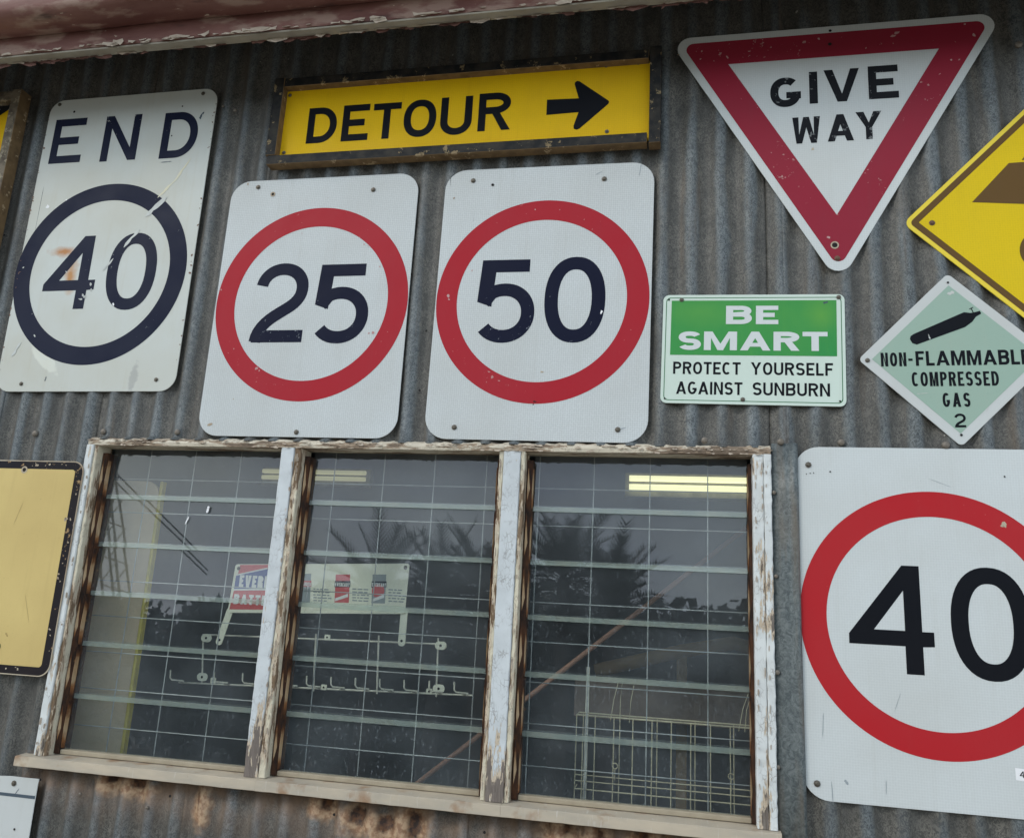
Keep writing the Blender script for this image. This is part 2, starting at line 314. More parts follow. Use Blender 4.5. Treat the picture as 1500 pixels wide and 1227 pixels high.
# dusty glass ------------------------------------------------------------
def glass_mat(name, dust=.05, edge=False):
    n = NT(name); t = n.t; nd = t.nodes; v = n.gp
    z = n.sep(v)[2]
    tr = nd.new('ShaderNodeBsdfTransparent'); gl = nd.new('ShaderNodeBsdfGlossy'); df = nd.new('ShaderNodeBsdfDiffuse')
    tr.inputs[0].default_value = (.955, .975, .96, 1); gl.inputs['Roughness'].default_value = .012
    fr = nd.new('ShaderNodeFresnel'); fr.inputs['IOR'].default_value = 1.5
    geo = nd.new('ShaderNodeNewGeometry')
    front = n.math('SUBTRACT', 1.0, geo.outputs['Backfacing'])
    f = n.math('MULTIPLY', n.math('MULTIPLY', fr.outputs[0], 1.95, clamp=True), front)
    m1 = nd.new('ShaderNodeMixShader'); t.links.new(f, m1.inputs[0]); t.links.new(tr.outputs[0], m1.inputs[1]); t.links.new(gl.outputs[0], m1.inputs[2])
    # dust film plus dried drop marks
    film = n.math('MULTIPLY', n.ramp(n.noise(4, 6, n.map(v, scale=(1, 1, 1.4))), (.3, .4), (.75, 1.5)), dust)
    drops = n.ramp(n.noise(170, 3, n.map(v, scale=(1.4, 1, .6)), rough=.55), (.58, 0), (.70, 1))
    area = n.ramp(n.noise(3, 3, n.map(v, loc=(4, 4, 4))), (.38, .25), (.6, 1))
    low = n.ramp(n.math('DIVIDE', n.math('SUBTRACT', 1.85, z), .35, clamp=True), (0, .15), (1, 1))
    dr = n.math('MULTIPLY', n.math('MULTIPLY', drops, area), n.math('MULTIPLY', low, .17))
    a = n.math('MULTIPLY', n.math('ADD', film, dr), front)
    m2 = nd.new('ShaderNodeMixShader'); t.links.new(a, m2.inputs[0]); t.links.new(m1.outputs[0], m2.inputs[1]); t.links.new(df.outputs[0], m2.inputs[2])
    df.inputs[0].default_value = (.38, .43, .455, 1)
    t.links.new(m2.outputs[0], n.out.inputs[0]); nd.remove(n.b)
    return n.m
M['glass'] = glass_mat('dusty_louvre_glass', .10)
def edge_mat():
    n = NT('green_glass_edge'); t = n.t
    tr = t.nodes.new('ShaderNodeBsdfTransparent'); tr.inputs[0].default_value = (.9, .95, .91, 1)
    c = n.mix(n.ramp(n.noise(30, 4, n.map(n.gp, scale=(.6, 1, 1))), (.35, 0), (.7, 1)), (.40, .46, .42), (.52, .53, .44))
    n.fin(c, .35, 0, .4)
    m = t.nodes.new('ShaderNodeMixShader'); m.inputs[0].default_value = .43
    t.links.new(tr.outputs[0], m.inputs[1]); t.links.new(n.b.outputs[0], m.inputs[2]); t.links.new(m.outputs[0], n.out.inputs[0])
    return n.m
M['glass_edge'] = edge_mat()
def lamp_mat(e, nm='lit_fluorescent_tube'):
    n = NT(nm); n.fin((.8, .8, .6), .4)
    n.b.inputs['Emission Color'].default_value = (1, .95, .55, 1); n.b.inputs['Emission Strength'].default_value = e; return n.m
M['tube'] = lamp_mat(.85); M['tube_dim'] = lamp_mat(.2, 'far_dimmed_tube')  # far lamp's emission lowered to stand in for its dimming behind dusty glass
M['lamp_body'] = simple('lamp_housing', (.34, .33, .24), .5, var=.2)
M['room'] = simple('dark_room_lining', (.28, .33, .38), .9, 0, scale=3, col2=(.19, .22, .26))
M['room_floor'] = simple('dark_concrete_floor', (.07, .065, .06), .85, 0, scale=6)
M['brown_panel'] = simple('dull_brown_board', (.78, .60, .42), .8, 0, scale=5, col2=(.50, .42, .28))
M['mustard'] = simple('mustard_edge', (.80, .64, .10), .6, 0, var=.25)
M['rust_pipe'] = simple('rusty_pipe', (.42, .21, .14), .7, .0, col2=(.28, .16, .11), scale=16)
M['dim_orange'] = simple('dim_orange_machine_paint', (.26, .16, .06), .7, 0, scale=9, col2=(.15, .11, .06))
M['dim_brown'] = simple('dim_brown_cloth', (.30, .235, .20), .9, 0, scale=9)
M['earth'] = simple('pale_bounce_ground', (.42, .38, .32), .95, 0, scale=2, col2=(.30, .26, .20), bump=.4)  # unseen ground, made pale so its bounce lifts the wall under the eave
M['bark'] = simple('grey_bark', (.14, .11, .085), .9, 0, scale=12, bump=.5)
M['palm_leaf'] = simple('palm_frond_green', (.045, .06, .03), .55, 0, scale=3)
M['leaf'] = simple('dark_leaf_green', (.042, .055, .025), .6, 0, scale=2, col2=(.02, .03, .014))
M['crane'] = simple('dark_crane_steel', (.10, .06, .05), .7, 0, scale=4)
M['roof'] = simple('old_roof_iron', (.2, .19, .18), .6, .2, scale=4)
M['lining'] = simple('timber_lining', (.09, .07, .05), .9, 0, scale=6)
M['label'] = sign_mat('white_sticker', (.8, .8, .8), dirt_amt=.05)

# ------------------------------------------------------------------ mesh helpers
def tag(o, label=None, cat=None, group=None, kind=None):
    if label: o['label'] = label
    if cat: o['category'] = cat
    if group: o['group'] = group
    if kind: o['kind'] = kind
    return o
def empty(name, loc, label, cat, rot=(0, 0, 0), group=None):
    o = bpy.data.objects.new(name, None); C.objects.link(o); o.location = loc; o.rotation_euler = rot
    o.empty_display_size = .1
    return tag(o, label, cat, group)
def add(name, verts, faces, mat, parent=None, loc=(0, 0, 0), rot=(0, 0, 0), smooth=False):
    me = bpy.data.meshes.new(name); me.from_pydata([tuple(v) for v in verts], [], faces); me.update()
    for m in (mat if isinstance(mat, (list, tuple)) else [mat]): me.materials.append(m)
    if smooth:
        for p in me.polygons: p.use_smooth = True
    o = bpy.data.objects.new(name, me); C.objects.link(o); o.parent = parent; o.location = loc; o.rotation_euler = rot
    return o
def dup(o, parent, loc=None, rot=None):
    c = o.copy(); C.objects.link(c); c.parent = parent
    if loc is not None: c.location = loc
    if rot is not None: c.rotation_euler = rot
    return c
class MB:
    def __init__(s): s.v = []; s.f = []
    def box(s, x0, x1, y0, y1, z0, z1):
        b = len(s.v)
        s.v += [(x, y, z) for x in (x0, x1) for y in (y0, y1) for z in (z0, z1)]
        s.f += [tuple(b+i for i in q) for q in ((0, 1, 3, 2), (4, 6, 7, 5), (0, 4, 5, 1), (2, 3, 7, 6), (0, 2, 6, 4), (1, 5, 7, 3))]
        return s
    def tube(s, pts, r, n=8, cap=True, r1=None):
        pts = [Vector(p) for p in pts]; b = len(s.v); N = len(pts)
        for i, p in enumerate(pts):
            d = (pts[min(i+1, N-1)]-pts[max(i-1, 0)]).normalized()
            a = d.cross(Vector((0, 0, 1)));  a = d.cross(Vector((1, 0, 0))) if a.length < .1 else a
            a.normalize(); c = d.cross(a)
            rr = r if r1 is None else r+(r1-r)*i/(N-1)
            for k in range(n):
                t = 2*math.pi*k/n; s.v.append(tuple(p+(a*math.cos(t)+c*math.sin(t))*rr))
        for i in range(N-1):
            for k in range(n):
                s.f.append((b+i*n+k, b+i*n+(k+1) % n, b+(i+1)*n+(k+1) % n, b+(i+1)*n+k))
        if cap: s.f.append(tuple(b+k for k in range(n))[::-1]); s.f.append(tuple(b+(N-1)*n+k for k in range(n)))
        return s
    def flat(s, outline, y, holes=()):                     # filled outline facing -y
        loops = [[Vector((p[0], p[1], 0)) for p in l] for l in (outline, *holes)]
        tri = tessellate_polygon(loops); b = len(s.v); P = [p for l in loops for p in l]
        s.v += [(p.x, y, p.y) for p in P]
        for t in tri:
            a, c, d = (P[i] for i in t)
            if (c-a).cross(d-a).z < 0: t = (t[0], t[2], t[1])
            s.f.append(tuple(b+i for i in t))
        return s
    def letters(s, name, mat, parent):                     # every character its own mesh
        m = getattr(s, 'marks', [0]); m = m+[(len(s.v), len(s.f))]
        for (a, fa_), (b, fb_) in zip(m[:-1], m[1:]): add(name, s.v[a:b], [tuple(i-a for i in f) for f in s.f[fa_:fb_]], mat, parent)
    def build(s, name, mat, parent=None, smooth=False, **k): return add(name, s.v, s.f, mat, parent, smooth=smooth, **k)
def bevel(o, w=.002, seg=2):
    m = o.modifiers.new('bevel', 'BEVEL'); m.width = w; m.segments = seg; m.limit_method = 'ANGLE'; m.angle_limit = R(40); return o
def lathe(prof, n=12):                                      # profile (r, y) turned about y, head towards -y
    mb = MB(); b = 0
    for r, y in prof:
        for k in range(n): t = 2*math.pi*k/n; mb.v.append((r*math.cos(t), y, r*math.sin(t)))
    for i in range(len(prof)-1):
        for k in range(n): mb.f.append((i*n+k, i*n+(k+1) % n, (i+1)*n+(k+1) % n, (i+1)*n+k))
    mb.f.append(tuple((len(prof)-1)*n+k for k in range(n))); return mb

def rrect(w, h, r, n=8, cx=0, cz=0):
    P = []
    for sx, sz, a0 in ((1, 1, 0), (-1, 1, 90), (-1, -1, 180), (1, -1, 270)):
        for k in range(n+1):
            a = R(a0+90*k/n); P.append((cx+sx*(w/2-r)+r*math.cos(a), cz+sz*(h/2-r)+r*math.sin(a)))
    return P
def rpoly(pts, r, n=8):                                     # rounded convex polygon, ccw
    out = []; N = len(pts)
    for i in range(N):
        p = Vector(pts[i]); a = (Vector(pts[i-1])-p).normalized(); b = (Vector(pts[(i+1) % N])-p).normalized()
        ang = a.angle(b); c = p+(a+b).normalized()*(r/math.sin(ang/2))
        s = p+a*(r/math.tan(ang/2))-c; e = p+b*(r/math.tan(ang/2))-c
        a0 = math.atan2(s.y, s.x); a1 = math.atan2(e.y, e.x); d = (a1-a0+math.pi) % (2*math.pi)-math.pi
        for k in range(n+1): t = a0+d*k/n; out.append((c.x+r*math.cos(t), c.y+r*math.sin(t)))
    return out
def scale_poly(P, d):                                       # shrink a convex ccw outline by d (keeps vertex count)
    N = len(P); out = []
    for i in range(N):
        a, p, b = Vector(P[i-1]), Vector(P[i]), Vector(P[(i+1) % N])
        e1 = (p-a); e2 = (b-p)
        if e1.length < 1e-7: e1 = e2
        if e2.length < 1e-7: e2 = e1
        e1.normalize(); e2.normalize(); n1 = Vector((-e1.y, e1.x)); n2 = Vector((-e2.y, e2.x)); m = (n1+n2).normalized()
        out.append(tuple(p+m*(d/max(.4, m.dot(n1)))))
    return out
def plate(outline, mat, parent, name='plate', t=.0022, edge=.0005, y=0):
    N = len(outline); ins = scale_poly(outline, edge); mb = MB(); mb.flat(ins, y)
    b = len(mb.v)
    mb.v += [(x, y, z) for x, z in ins]+[(x, y+edge, z) for x, z in outline]+[(x, y+t, z) for x, z in outline]
    for i in range(N):
        j = (i+1) % N
        mb.f.append((b+i, b+N+i, b+N+j, b+j)); mb.f.append((b+N+i, b+2*N+i, b+2*N+j, b+N+j))
    mb.f.append(tuple(b+2*N+i for i in range(N)))
    return mb.build(name, mat, parent)
def circle(r, n=128, cx=0, cz=0): return [(cx+r*math.cos(2*math.pi*k/n), cz+r*math.sin(2*math.pi*k/n)) for k in range(n)]
def ring(r1, r0, y, mat, parent, name, cx=0, cz=0):
    n = 128; mb = MB(); a = circle(r1, n, cx, cz); b = circle(r0, n, cx, cz)
    mb.v = [(x, y, z) for x, z in a]+[(x, y, z) for x, z in b]
    mb.f = [(i, n+i, n+(i+1) % n, (i+1) % n)[::-1] for i in range(n)]
    return mb.build(name, mat, parent)
def stroke(mb, pts, w, y, closed=False):                    # ribbon with mitred corners
    P = [Vector(p) for p in pts]; N = len(P); b = len(mb.v)
    for i in range(N):
        if closed: a, c = P[i-1], P[(i+1) % N]
        else: a, c = P[max(i-1, 0)], P[min(i+1, N-1)]
        d1 = (P[i]-a); d2 = (c-P[i])
        if d1.length < 1e-9: d1 = d2
        if d2.length < 1e-9: d2 = d1
        d1.normalize(); d2.normalize(); n1 = Vector((-d1.y, d1.x)); n2 = Vector((-d2.y, d2.x)); m = (n1+n2).normalized()
        k = w/2/max(.35, m.dot(n1)); p, q = P[i]+m*k, P[i]-m*k
        mb.v += [(p.x, y, p.y), (q.x, y, q.y)]
    for i in range(N if closed else N-1):
        j = (i+1) % N; mb.f.append((b+2*i, b+2*i+1, b+2*j+1, b+2*j))

# ------------------------------------------------------------------ road-sign alphabet (ribbons and outlines)
def ell(cx, cz, rx, rz, a0, a1, n=20, e=2.0):
    out = []
    for k in range(n+1):
        a = R(a0+(a1-a0)*k/n); c, s = math.cos(a), math.sin(a)
        out.append((cx+rx*math.copysign(abs(c)**(2/e), c), cz+rz*math.copysign(abs(s)**(2/e), s)))
    return out
def bez(p0, p1, p2, p3, n=10):
    return [tuple((1-t)**3*a+3*(1-t)**2*t*b+3*(1-t)*t*t*c+t**3*d for a, b, c, d in zip(p0, p1, p2, p3)) for t in [k/n for k in range(n+1)]]
REL = dict(zip('ABCDEFGILMNOPRSTUVWY-2504 ', (.80, .68, .66, .68, .58, .56, .70, 0, .54, .82, .70, .70, .64, .68, .64, .62, .68, .78, 1.0, .78, .3, .66, .65, .686, .752, .45)))
def glyph(ch, D, w, e=2.25):
    h = w/2; c = D/2; a = w*1.06
    O = ell(c, .5, c-h, .5-h, 0, 360, 48, e)[:-1]
    if ch in 'O0': return [('c', O)]
    if ch == 'C': return [('s', ell(c, .5, c-h, .5-h, 48, 312, 36, e))]
    if ch == 'G': return [('s', ell(c, .5, c-h, .5-h, 48, 345, 40, e)), ('p', [(c*1.05, .5-w*.9), (D, .5-w*.9), (D, .5), (c*1.05, .5)]), ('p', [(D-w, .26), (D, .26), (D, .5-w*.6), (D-w, .5-w*.6)])]
    if ch == 'S':
        r = (1-w)/4
        return [('s', ell(c, 1-h-r, c-h, r, 22, 262, 22, e)+ell(c, h+r, c-h, r, 82, -158, 22, e))]
    if ch == '2':
        rz = .285-h*.5; zc = 1-h-rz
        arc = ell(c+.01, zc, c-h, rz, 172, -38, 26, 2.1); p = arc[-1]; q = arc[-2]; d = ((p[0]-q[0])*5, (p[1]-q[1])*5)
        return [('s', arc[:-1]+bez(p, (p[0]+d[0], p[1]+d[1]), (h+.02, w+.16), (h+.0, .006), 12)), ('p', [(h*.4, 0), (D, 0), (D, w), (h*.4, w)])]
    if ch == '5':
        t = .13*D
        return [('p', [(t*.4, 1), (D*.88, 1), (D*.88, 1-w), (t+w*.75, 1-w), (w*1.05+t*.12, .43), (0, .49)]),
                ('s', [(w*.52, .475)] + ell(D*.47, .355, D*.53-h, .355-h, 122, -142, 34, 2.1))]
    if ch == '4': return [('h', [(.62*D/.752, 1)]+[(x*D/.752, z) for x, z in ((.462, 1), (0, .345), (0, .252), (.5, .252), (.5, 0), (.65, 0), (.65, .252), (.752, .252), (.752, .39), (.65, .39), (.65, 1))][0:], [])]
    if ch == 'D': return [('c', [(h, h), (h, 1-h)]+ell(D*.42, .5, D*.58-h, .5-h, 90, -90, 28, 2.1))]
    if ch == 'P': return [('p', [(0, 0), (w, 0), (w, 1), (0, 1)]), ('s', [(w*.9, 1-h)]+ell(D*.5, .71, D*.5-h, .29-h, 90, -90, 20, 2.1)+[(w*.9, .42+h)])]
    if ch == 'R': return glyph('P', D, w)[:1]+[('s', [(w*.9, 1-h)]+ell(D*.5, .72, D*.49-h, .28-h, 90, -90, 20, 2.1)+[(w*.9, .44+h)]), ('p', [(D*.42, .46), (D*.42+a, .46), (D, 0), (D-w*1.15, 0)])]
    if ch == 'B': return [('p', [(0, 0), (w, 0), (w, 1), (0, 1)]), ('s', [(w*.9, 1-h)]+ell(D*.56, .745-h*.25, D*.42-h, .255-h*.75, 90, -90, 18, 2.2)+[(w*.9, .49+h*.25)]),
                          ('s', [(w*.9, .49+h*.25)]+ell(D*.56, (.49+h*1.25)/2, D*.44-h, (.49-h*.75)/2, 90, -90, 18, 2.2)+[(w*.9, h)])]
    if ch == 'U': return [('s', [(h, 1)]+ell(c, c-h*.2, c-h, c-h*1.2, 180, 360, 24, 2.1)+[(D-h, 1)])]
    if ch == 'E': return [('p', [(0, 0), (D, 0), (D, w), (w, w), (w, .5-h), (D*.84, .5-h), (D*.84, .5+h), (w, .5+h), (w, 1-w), (D, 1-w), (D, 1), (0, 1)])]
    if ch == 'F': return [('p', [(0, 0), (w, 0), (w, .5-h), (D*.88, .5-h), (D*.88, .5+h), (w, .5+h), (w, 1-w), (D, 1-w), (D, 1), (0, 1)])]
    if ch == 'L': return [('p', [(0, 0), (D, 0), (D, w), (w, w), (w, 1), (0, 1)])]
    if ch == 'I': return [('p', [(0, 0), (w, 0), (w, 1), (0, 1)])]
    if ch == 'T': return [('p', [(c-h, 0), (c+h, 0), (c+h, 1-w), (D, 1-w), (D, 1), (0, 1), (0, 1-w), (c-h, 1-w)])]
    if ch == 'N': return [('p', [(0, 0), (w, 0), (w, .72), (D-a, 0), (D, 0), (D, 1), (D-w, 1), (D-w, .28), (a, 1), (0, 1)])]
    if ch == 'M': return [('p', [(0, 0), (w, 0), (w, .66), (c-h*.8, 0), (c+h*.8, 0), (D-w, .66), (D-w, 0), (D, 0), (D, 1), (D-w*1.2, 1), (c, .34), (w*1.2, 1), (0, 1)])]
    if ch == 'V': return [('p', [(c-a*.52, 0), (c+a*.52, 0), (D, 1), (D-a, 1), (c, .24), (a, 1), (0, 1)])]
    if ch == 'W': return [('p', [(.235*D-a*.42, 0), (.235*D+a*.42, 0), (c, .60), (.765*D-a*.42, 0), (.765*D+a*.42, 0), (D, 1), (D-a*.9, 1), (.765*D, .33), (c+a*.42, 1), (c-a*.42, 1), (.235*D, .33), (a*.9, 1), (0, 1)])]
    if ch == 'Y': return [('p', [(c-h, 0), (c+h, 0), (c+h, .44), (D, 1), (D-a*1.15, 1), (c, .60), (a*1.15, 1), (0, 1), (c-h, .44)])]
    if ch == 'A':
        s = (c-a/2); X = lambda z: a*1.02+s*z; zb = .2; zt = zb+w*.85; ap = (c-a*1.02)/s
        return [('h', [(0, 0), (a*1.02, 0), (X(zb), zb), (D-X(zb), zb), (D-a*1.02, 0), (D, 0), (c+a/2, 1), (c-a/2, 1)], [[(X(zt), zt), (D-X(zt), zt), (c, ap)]])]
    if ch == '-': return [('p', [(0, .38), (D, .38), (D, .38+w), (0, .38+w)])]
    return []
def put(mb, ch, x0, z0, D, H, w, y, xs=1.0):
    """one character: left edge x0, base z0, width D, height H, ribbon width w (all metres); xs widens the uprights"""
    mb.marks = getattr(mb, 'marks', [])+[(len(mb.v), len(mb.f))]
    k = 0
    for g in glyph(ch, D/xs/H, w/H):
        b = len(mb.v); yy = y-k*.00006; k += 1
        if g[0] == 'p': mb.flat(g[1], yy)
        elif g[0] == 'h':
            if ch == '4':
                q = D/xs/H/.752
                mb.flat([(x*q, z) for x, z in ((.496, 1), (.0, .345), (.0, .252), (.496, .252), (.496, 0), (.65, 0), (.65, .252), (.752, .258), (.752, .39), (.65, .39), (.65, 1))][::1], yy,
                        [[(x*q, z) for x, z in ((.225, .392), (.5, .392), (.5, .765))]])
            else: mb.flat(g[1], yy, g[2])
        elif g[0] == 's': stroke(mb, g[1], w/H, yy)
        else: stroke(mb, g[1], w/H, yy, True)
        for i in range(b, len(mb.v)): vx, vy, vz = mb.v[i]; mb.v[i] = (x0+vx*H*xs, vy, z0+vz*H)
def word(mb, s, x0, x1, z0, z1, w, y, gap=None, xs=1.0, rel=None, slope=0.0):
    H = z1-z0; gap = w*.75 if gap is None else gap; rel = rel or {}
    wid = [rel.get(c, REL[c]) for c in s]; fixed = sum(w*xs for c in s if c == 'I')+gap*(len(s)-1)
    tot = sum(r for c, r in zip(s, wid) if c != 'I'); k = (x1-x0-fixed)/tot; x = x0
    for c, r in zip(s, wid):
        D = w*xs if c == 'I' else r*k
        if c != ' ': put(mb, c, x, z0+slope*(x-x0), D, H, w, y, xs)
        x += D+gap

# fixings -----------------------------------------------------------------
_bolt = lathe([(.0075, .0005), (.0075, -.0008), (.005, -.001), (.0048, -.0035), (.0030, -.0048)], 8)
_nail = lathe([(.0085, .004), (.0085, -.001), (.0065, -.0035), (.0030, -.0050)], 10)
def bolt(parent, x, z, y=-.0008, s=1.0, mat='bolt'):
    if mat not in BOLT:
        me = bpy.data.meshes.new('bolt'); me.from_pydata(_bolt.v, [], _bolt.f); me.materials.append(M[mat]); BOLT[mat] = me
    o = bpy.data.objects.new('bolt', BOLT[mat]); C.objects.link(o); o.parent = parent
    o.location = (x, y, z); o.scale = (s, s, s); return o
BOLT = {}
def hole(parent, x, z, r=.0042, y=-.0012, worn=0):
    mb = MB(); mb.flat(circle(r, 12, x, z), y-.0001)
    o = mb.build('bolt_hole', M['hole'], parent)
    if worn:
        m2 = MB(); m2.flat(circle(r*worn, 14, x, z), y); m2.build('worn_patch', M['cream'], parent)
    return o
def ragged(mb, pts, w, y, jit=.35, seed=1):                 # a scratch: thin ribbon of uneven width
    rnd = random.Random(seed); P = []
    for (a, b) in zip(pts[:-1], pts[1:]):
        for k in range(6): t = k/6; P.append((a[0]+(b[0]-a[0])*t, a[1]+(b[1]-a[1])*t))
    P.append(pts[-1]); d = (Vector(pts[-1])-Vector(pts[0])).normalized(); n = Vector((-d.y, d.x))
    top = []; bot = []
    for i, p in enumerate(P):
        u = w/2*(.15 if i in (0, len(P)-1) else 1+rnd.uniform(-jit, jit)); v = w/2*(.15 if i in (0, len(P)-1) else 1+rnd.uniform(-jit, jit))
        top.append((p[0]+n.x*u, p[1]+n.y*u)); bot.append((p[0]-n.x*v, p[1]-n.y*v))
    mb.flat(top[::-1]+bot, y)
def chips(parent, pts, y, mat, seed=1, name='paint_chip'):  # (x, z, r) irregular flecks joined
    rnd = random.Random(seed); mb = MB()
    for x, z, r in pts:
        r *= .8; n = 7; el = rnd.uniform(.4, .9); ro = rnd.uniform(0, 3)
        P = []
        for k in range(n):
            a = 2*math.pi*k/n; rr = r*rnd.uniform(.55, 1.2); u, v = rr*math.cos(a), rr*el*math.sin(a)
            P.append((x+u*math.cos(ro)-v*math.sin(ro), z+u*math.sin(ro)+v*math.cos(ro)))
        mb.flat(P, y)
    return tag(mb.build(name, mat, parent), kind='stuff' if len(pts) > 1 else None)

# ------------------------------------------------------------------ ground, shed and its room
def sheet_mesh(x0, x1, z0, z1, off=0.0):
    mb = MB(); nx = max(4, int(round((x1-x0)/PITCH_C*12))); nz = max(2, int((z1-z0)/.12)); ZS = [z0+(z1-z0)*j/nz for j in range(nz+1)]
    if z0 == 2.0205: ZS[1:1] = [z0+.004, z0+.008, z0+.0125]
    nz = len(ZS)-1
    for j in range(nz+1):
        z = ZS[j]
        for i in range(nx+1):
            x = x0+(x1-x0)*i/nx; ph = (x-RIDGE0)*2*math.pi/PITCH_C
            y = .0105-.008*math.cos(ph)+off+.0012*math.sin(x*5.1+z*3)+.0008*math.sin(z*9+x*13)
            if z0 == 2.0205: y -= .0195*max(0, 1-(z-z0)/.0125)*(.5+.5*math.cos(ph))+.001*math.sin(x*40)*(j == 0)
            mb.v.append((x, y, z))
    for j in range(nz):
        for i in range(nx): a = j*(nx+1)+i; mb.f.append((a, a+1, a+nx+2, a+nx+1))
    return mb
ground = MB(); gx = 30
for i in range(gx+1):
    for j in range(gx+1): ground.v.append((-60+120*i/gx, -90+120*j/gx, .0 if abs(-60+120*i/gx) < 12 and abs(-90+120*j/gx) < 12 else random.uniform(-.15, .0)))
for i in range(gx):
    for j in range(gx): a = i*(gx+1)+j; ground.f.append((a, a+gx+1, a+gx+2, a+1))
tag(ground.build('ground', M['earth'], loc=(0, 0, -.002)), kind='structure')

WX0, WX1, WZ0, WZ1 = -1.692, .221, 1.135, 2.028             # window opening
shed = empty('corrugated_shed', (-.5, .02, 0), 'old shed wall of grey corrugated iron carrying all the road signs, with red eaves', 'shed')
def part(mb, name, mat, smooth=False, parent=shed, **k):
    """world coordinates -> a child of the shed"""
    o = mb.build(name, mat, parent, smooth, **k)
    p = parent.location if parent is shed else Vector((-.5, .02, 0))
    o.location = Vector(o.location)-Vector((-.5, .02, 0)) if parent is shed else Vector(o.location)
    return o
edges = [-2.786, -2.023, -1.235, -.489, .275, 1.038, 1.80, 2.56]
for i, (a, b) in enumerate(zip(edges[:-1], edges[1:])):
    off = (.0012 if i % 2 else 0); lap = .012
    segs = []
    if b <= WX0 or a >= WX1: segs = [(a-lap, b, 0, 3.45)]
    else:
        segs = [(max(a-lap, WX0), min(b, WX1+.002), 2.0205, 3.45), (max(a-lap, WX0), min(b, WX1+.003), 0, WZ0)]
        if a < WX0: segs.append((a-lap, WX0, 0, 3.45))
        if b > WX1: segs.append((WX1+.003, b, 0, 3.45))
    for s in segs:
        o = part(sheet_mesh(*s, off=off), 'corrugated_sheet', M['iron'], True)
        m = o.modifiers.new('thickness', 'SOLIDIFY'); m.thickness = .0009; m.offset = 1
# flashing strip beside the window with its folded rib
fl = MB(); prof = [(.223, -.004), (.258, -.0045), (.266, -.007), (.272, -.0125), (.279, -.0125), (.284, -.006), (.2845, .010)]
for z in (1.0, 1.3, 1.6, 1.9, 2.033): fl.v += [(x+.0008*math.sin(z*7), y, z) for x, y in prof]
for j in range(4):
    for i in range(6): a = j*7+i; fl.f.append((a, a+1, a+8, a+7))
o = part(fl, 'flashing', M['flash'], True); m = o.modifiers.new('thickness', 'SOLIDIFY'); m.thickness = .001; m.offset = 1
me_nail = bpy.data.meshes.new('nail'); me_nail.from_pydata(_nail.v, [], _nail.f); me_nail.materials.append(M['nail'])
for px, py, s in [(152, 632, 1), (260, 633, 1), (52, 635, 1.1), (1032, 645, 1), (1143, 648, 1), (1232, 648, 1), (1385, 652, 1.1), (1492, 66, 1.1),
                  (1136, 844, .6), (1138, 984, .7), (1139, 1122, .6), (1133, 722, .6), (118, 1162, .5), (216, 1182, .5), (255, 1142, .7), (327, 1148, .8), (41, 178, .5),
                  (345, 162, .7), (327, 156, .5), (668, 1184, .9), (757, 1194, .9)]:
    x, z = W(px, py, .002); o = bpy.data.objects.new('nail', me_nail); C.objects.link(o); o.parent = shed
    o.location = (x+.5, (-.008 if 1.0 < z < 2.1 and x > .2 and x < .25 else .0)-.02, z); o.scale = (s, s, s)
for px, py in [(60, 1141), (250, 1165), (355, 1155), (490, 1192), (710, 1218), (7, 345), (625, 485), (615, 572)]:
    x, z = W(px, py, .004); mb = MB(); mb.flat(circle(.0035, 10, x, z), .0012); part(mb, 'nail_hole', M['hole'])

# window: head board is the root part, everything else hangs under it
hb = MB(); N = 160                                          # head board with a weathered upper lip
for i in range(N+1):
    x = WX0+.0+(WX1-WX0)*i/N; j = random.uniform(-.0022, .0022); k = random.uniform(-.0015, .0015)
    hb.v += [(x, .055, 2.003), (x, -.012+k*.5, 2.003+k*.4), (x, -.014+k, 2.012), (x, -.012+k, 2.020+j), (x, .0, 2.0265+j), (x, .03, 2.028)]
for i in range(N):
    for q in range(5): a = i*6+q; hb.f.append((a, a+1, a+7, a+6))
win = part(hb, 'window', M['head'])
WOFF = Vector((0, 0, 0))
def wpart(mb, name, mat, smooth=False):
    o = mb.build(name, mat, win, smooth); return o           # same local space as the head board
win.location = Vector((.5, -.02, 0))
def board(name, x0, x1, y0, y1, z0, z1, mat, jit=.0012, seg=60):
    """upright board with slightly uneven arrises"""
    mb = MB(); rr = .002
    for i in range(seg+1):
        z = z0+(z1-z0)*i/seg; a, b = random.uniform(-jit, jit), random.uniform(-jit, jit)
        mb.v += [(x0, y1, z), (x0+a*.5, y0+rr, z), (x0+rr+a, y0+b*.3, z), (x1-rr+b, y0+a*.3, z), (x1+b*.5, y0+rr, z), (x1, y1, z)]
    for i in range(seg):
        for q in range(5): a = i*6+q; mb.f.append((a, a+1, a+7, a+6))
    return wpart(mb, name, M[mat])
board('jamb', WX0-.004, WX0+.020, -.014, .055, 1.152, 2.004, 'jamb')
board('jamb', WX0+.0205, WX0+.031, -.009, .055, 1.152, 2.003, 'bead')
board('jamb', .178, .2035, -.013, .055, 1.152, 2.004, 'jamb')
board('jamb', .204, .222, -.015, .055, 1.152, 2.004, 'jamb', jit=.002)
board('mullion', -1.079, -1.041, -.014, .055, 1.152, 2.0025, 'mullion')
board('mullion', -1.0405, -1.022, -.0105, .055, 1.152, 2.0025, 'bead', jit=.0022)
board('mullion', -.449, -.404, -.014, .055, 1.152, 2.0025, 'mullion')
board('mullion', -.462, -.4495, -.008, .055, 1.152, 2.0025, 'bead', jit=.002)
board('mullion', -.4035, -.392, -.010, .055, 1.152, 2.0025, 'bead', jit=.002)
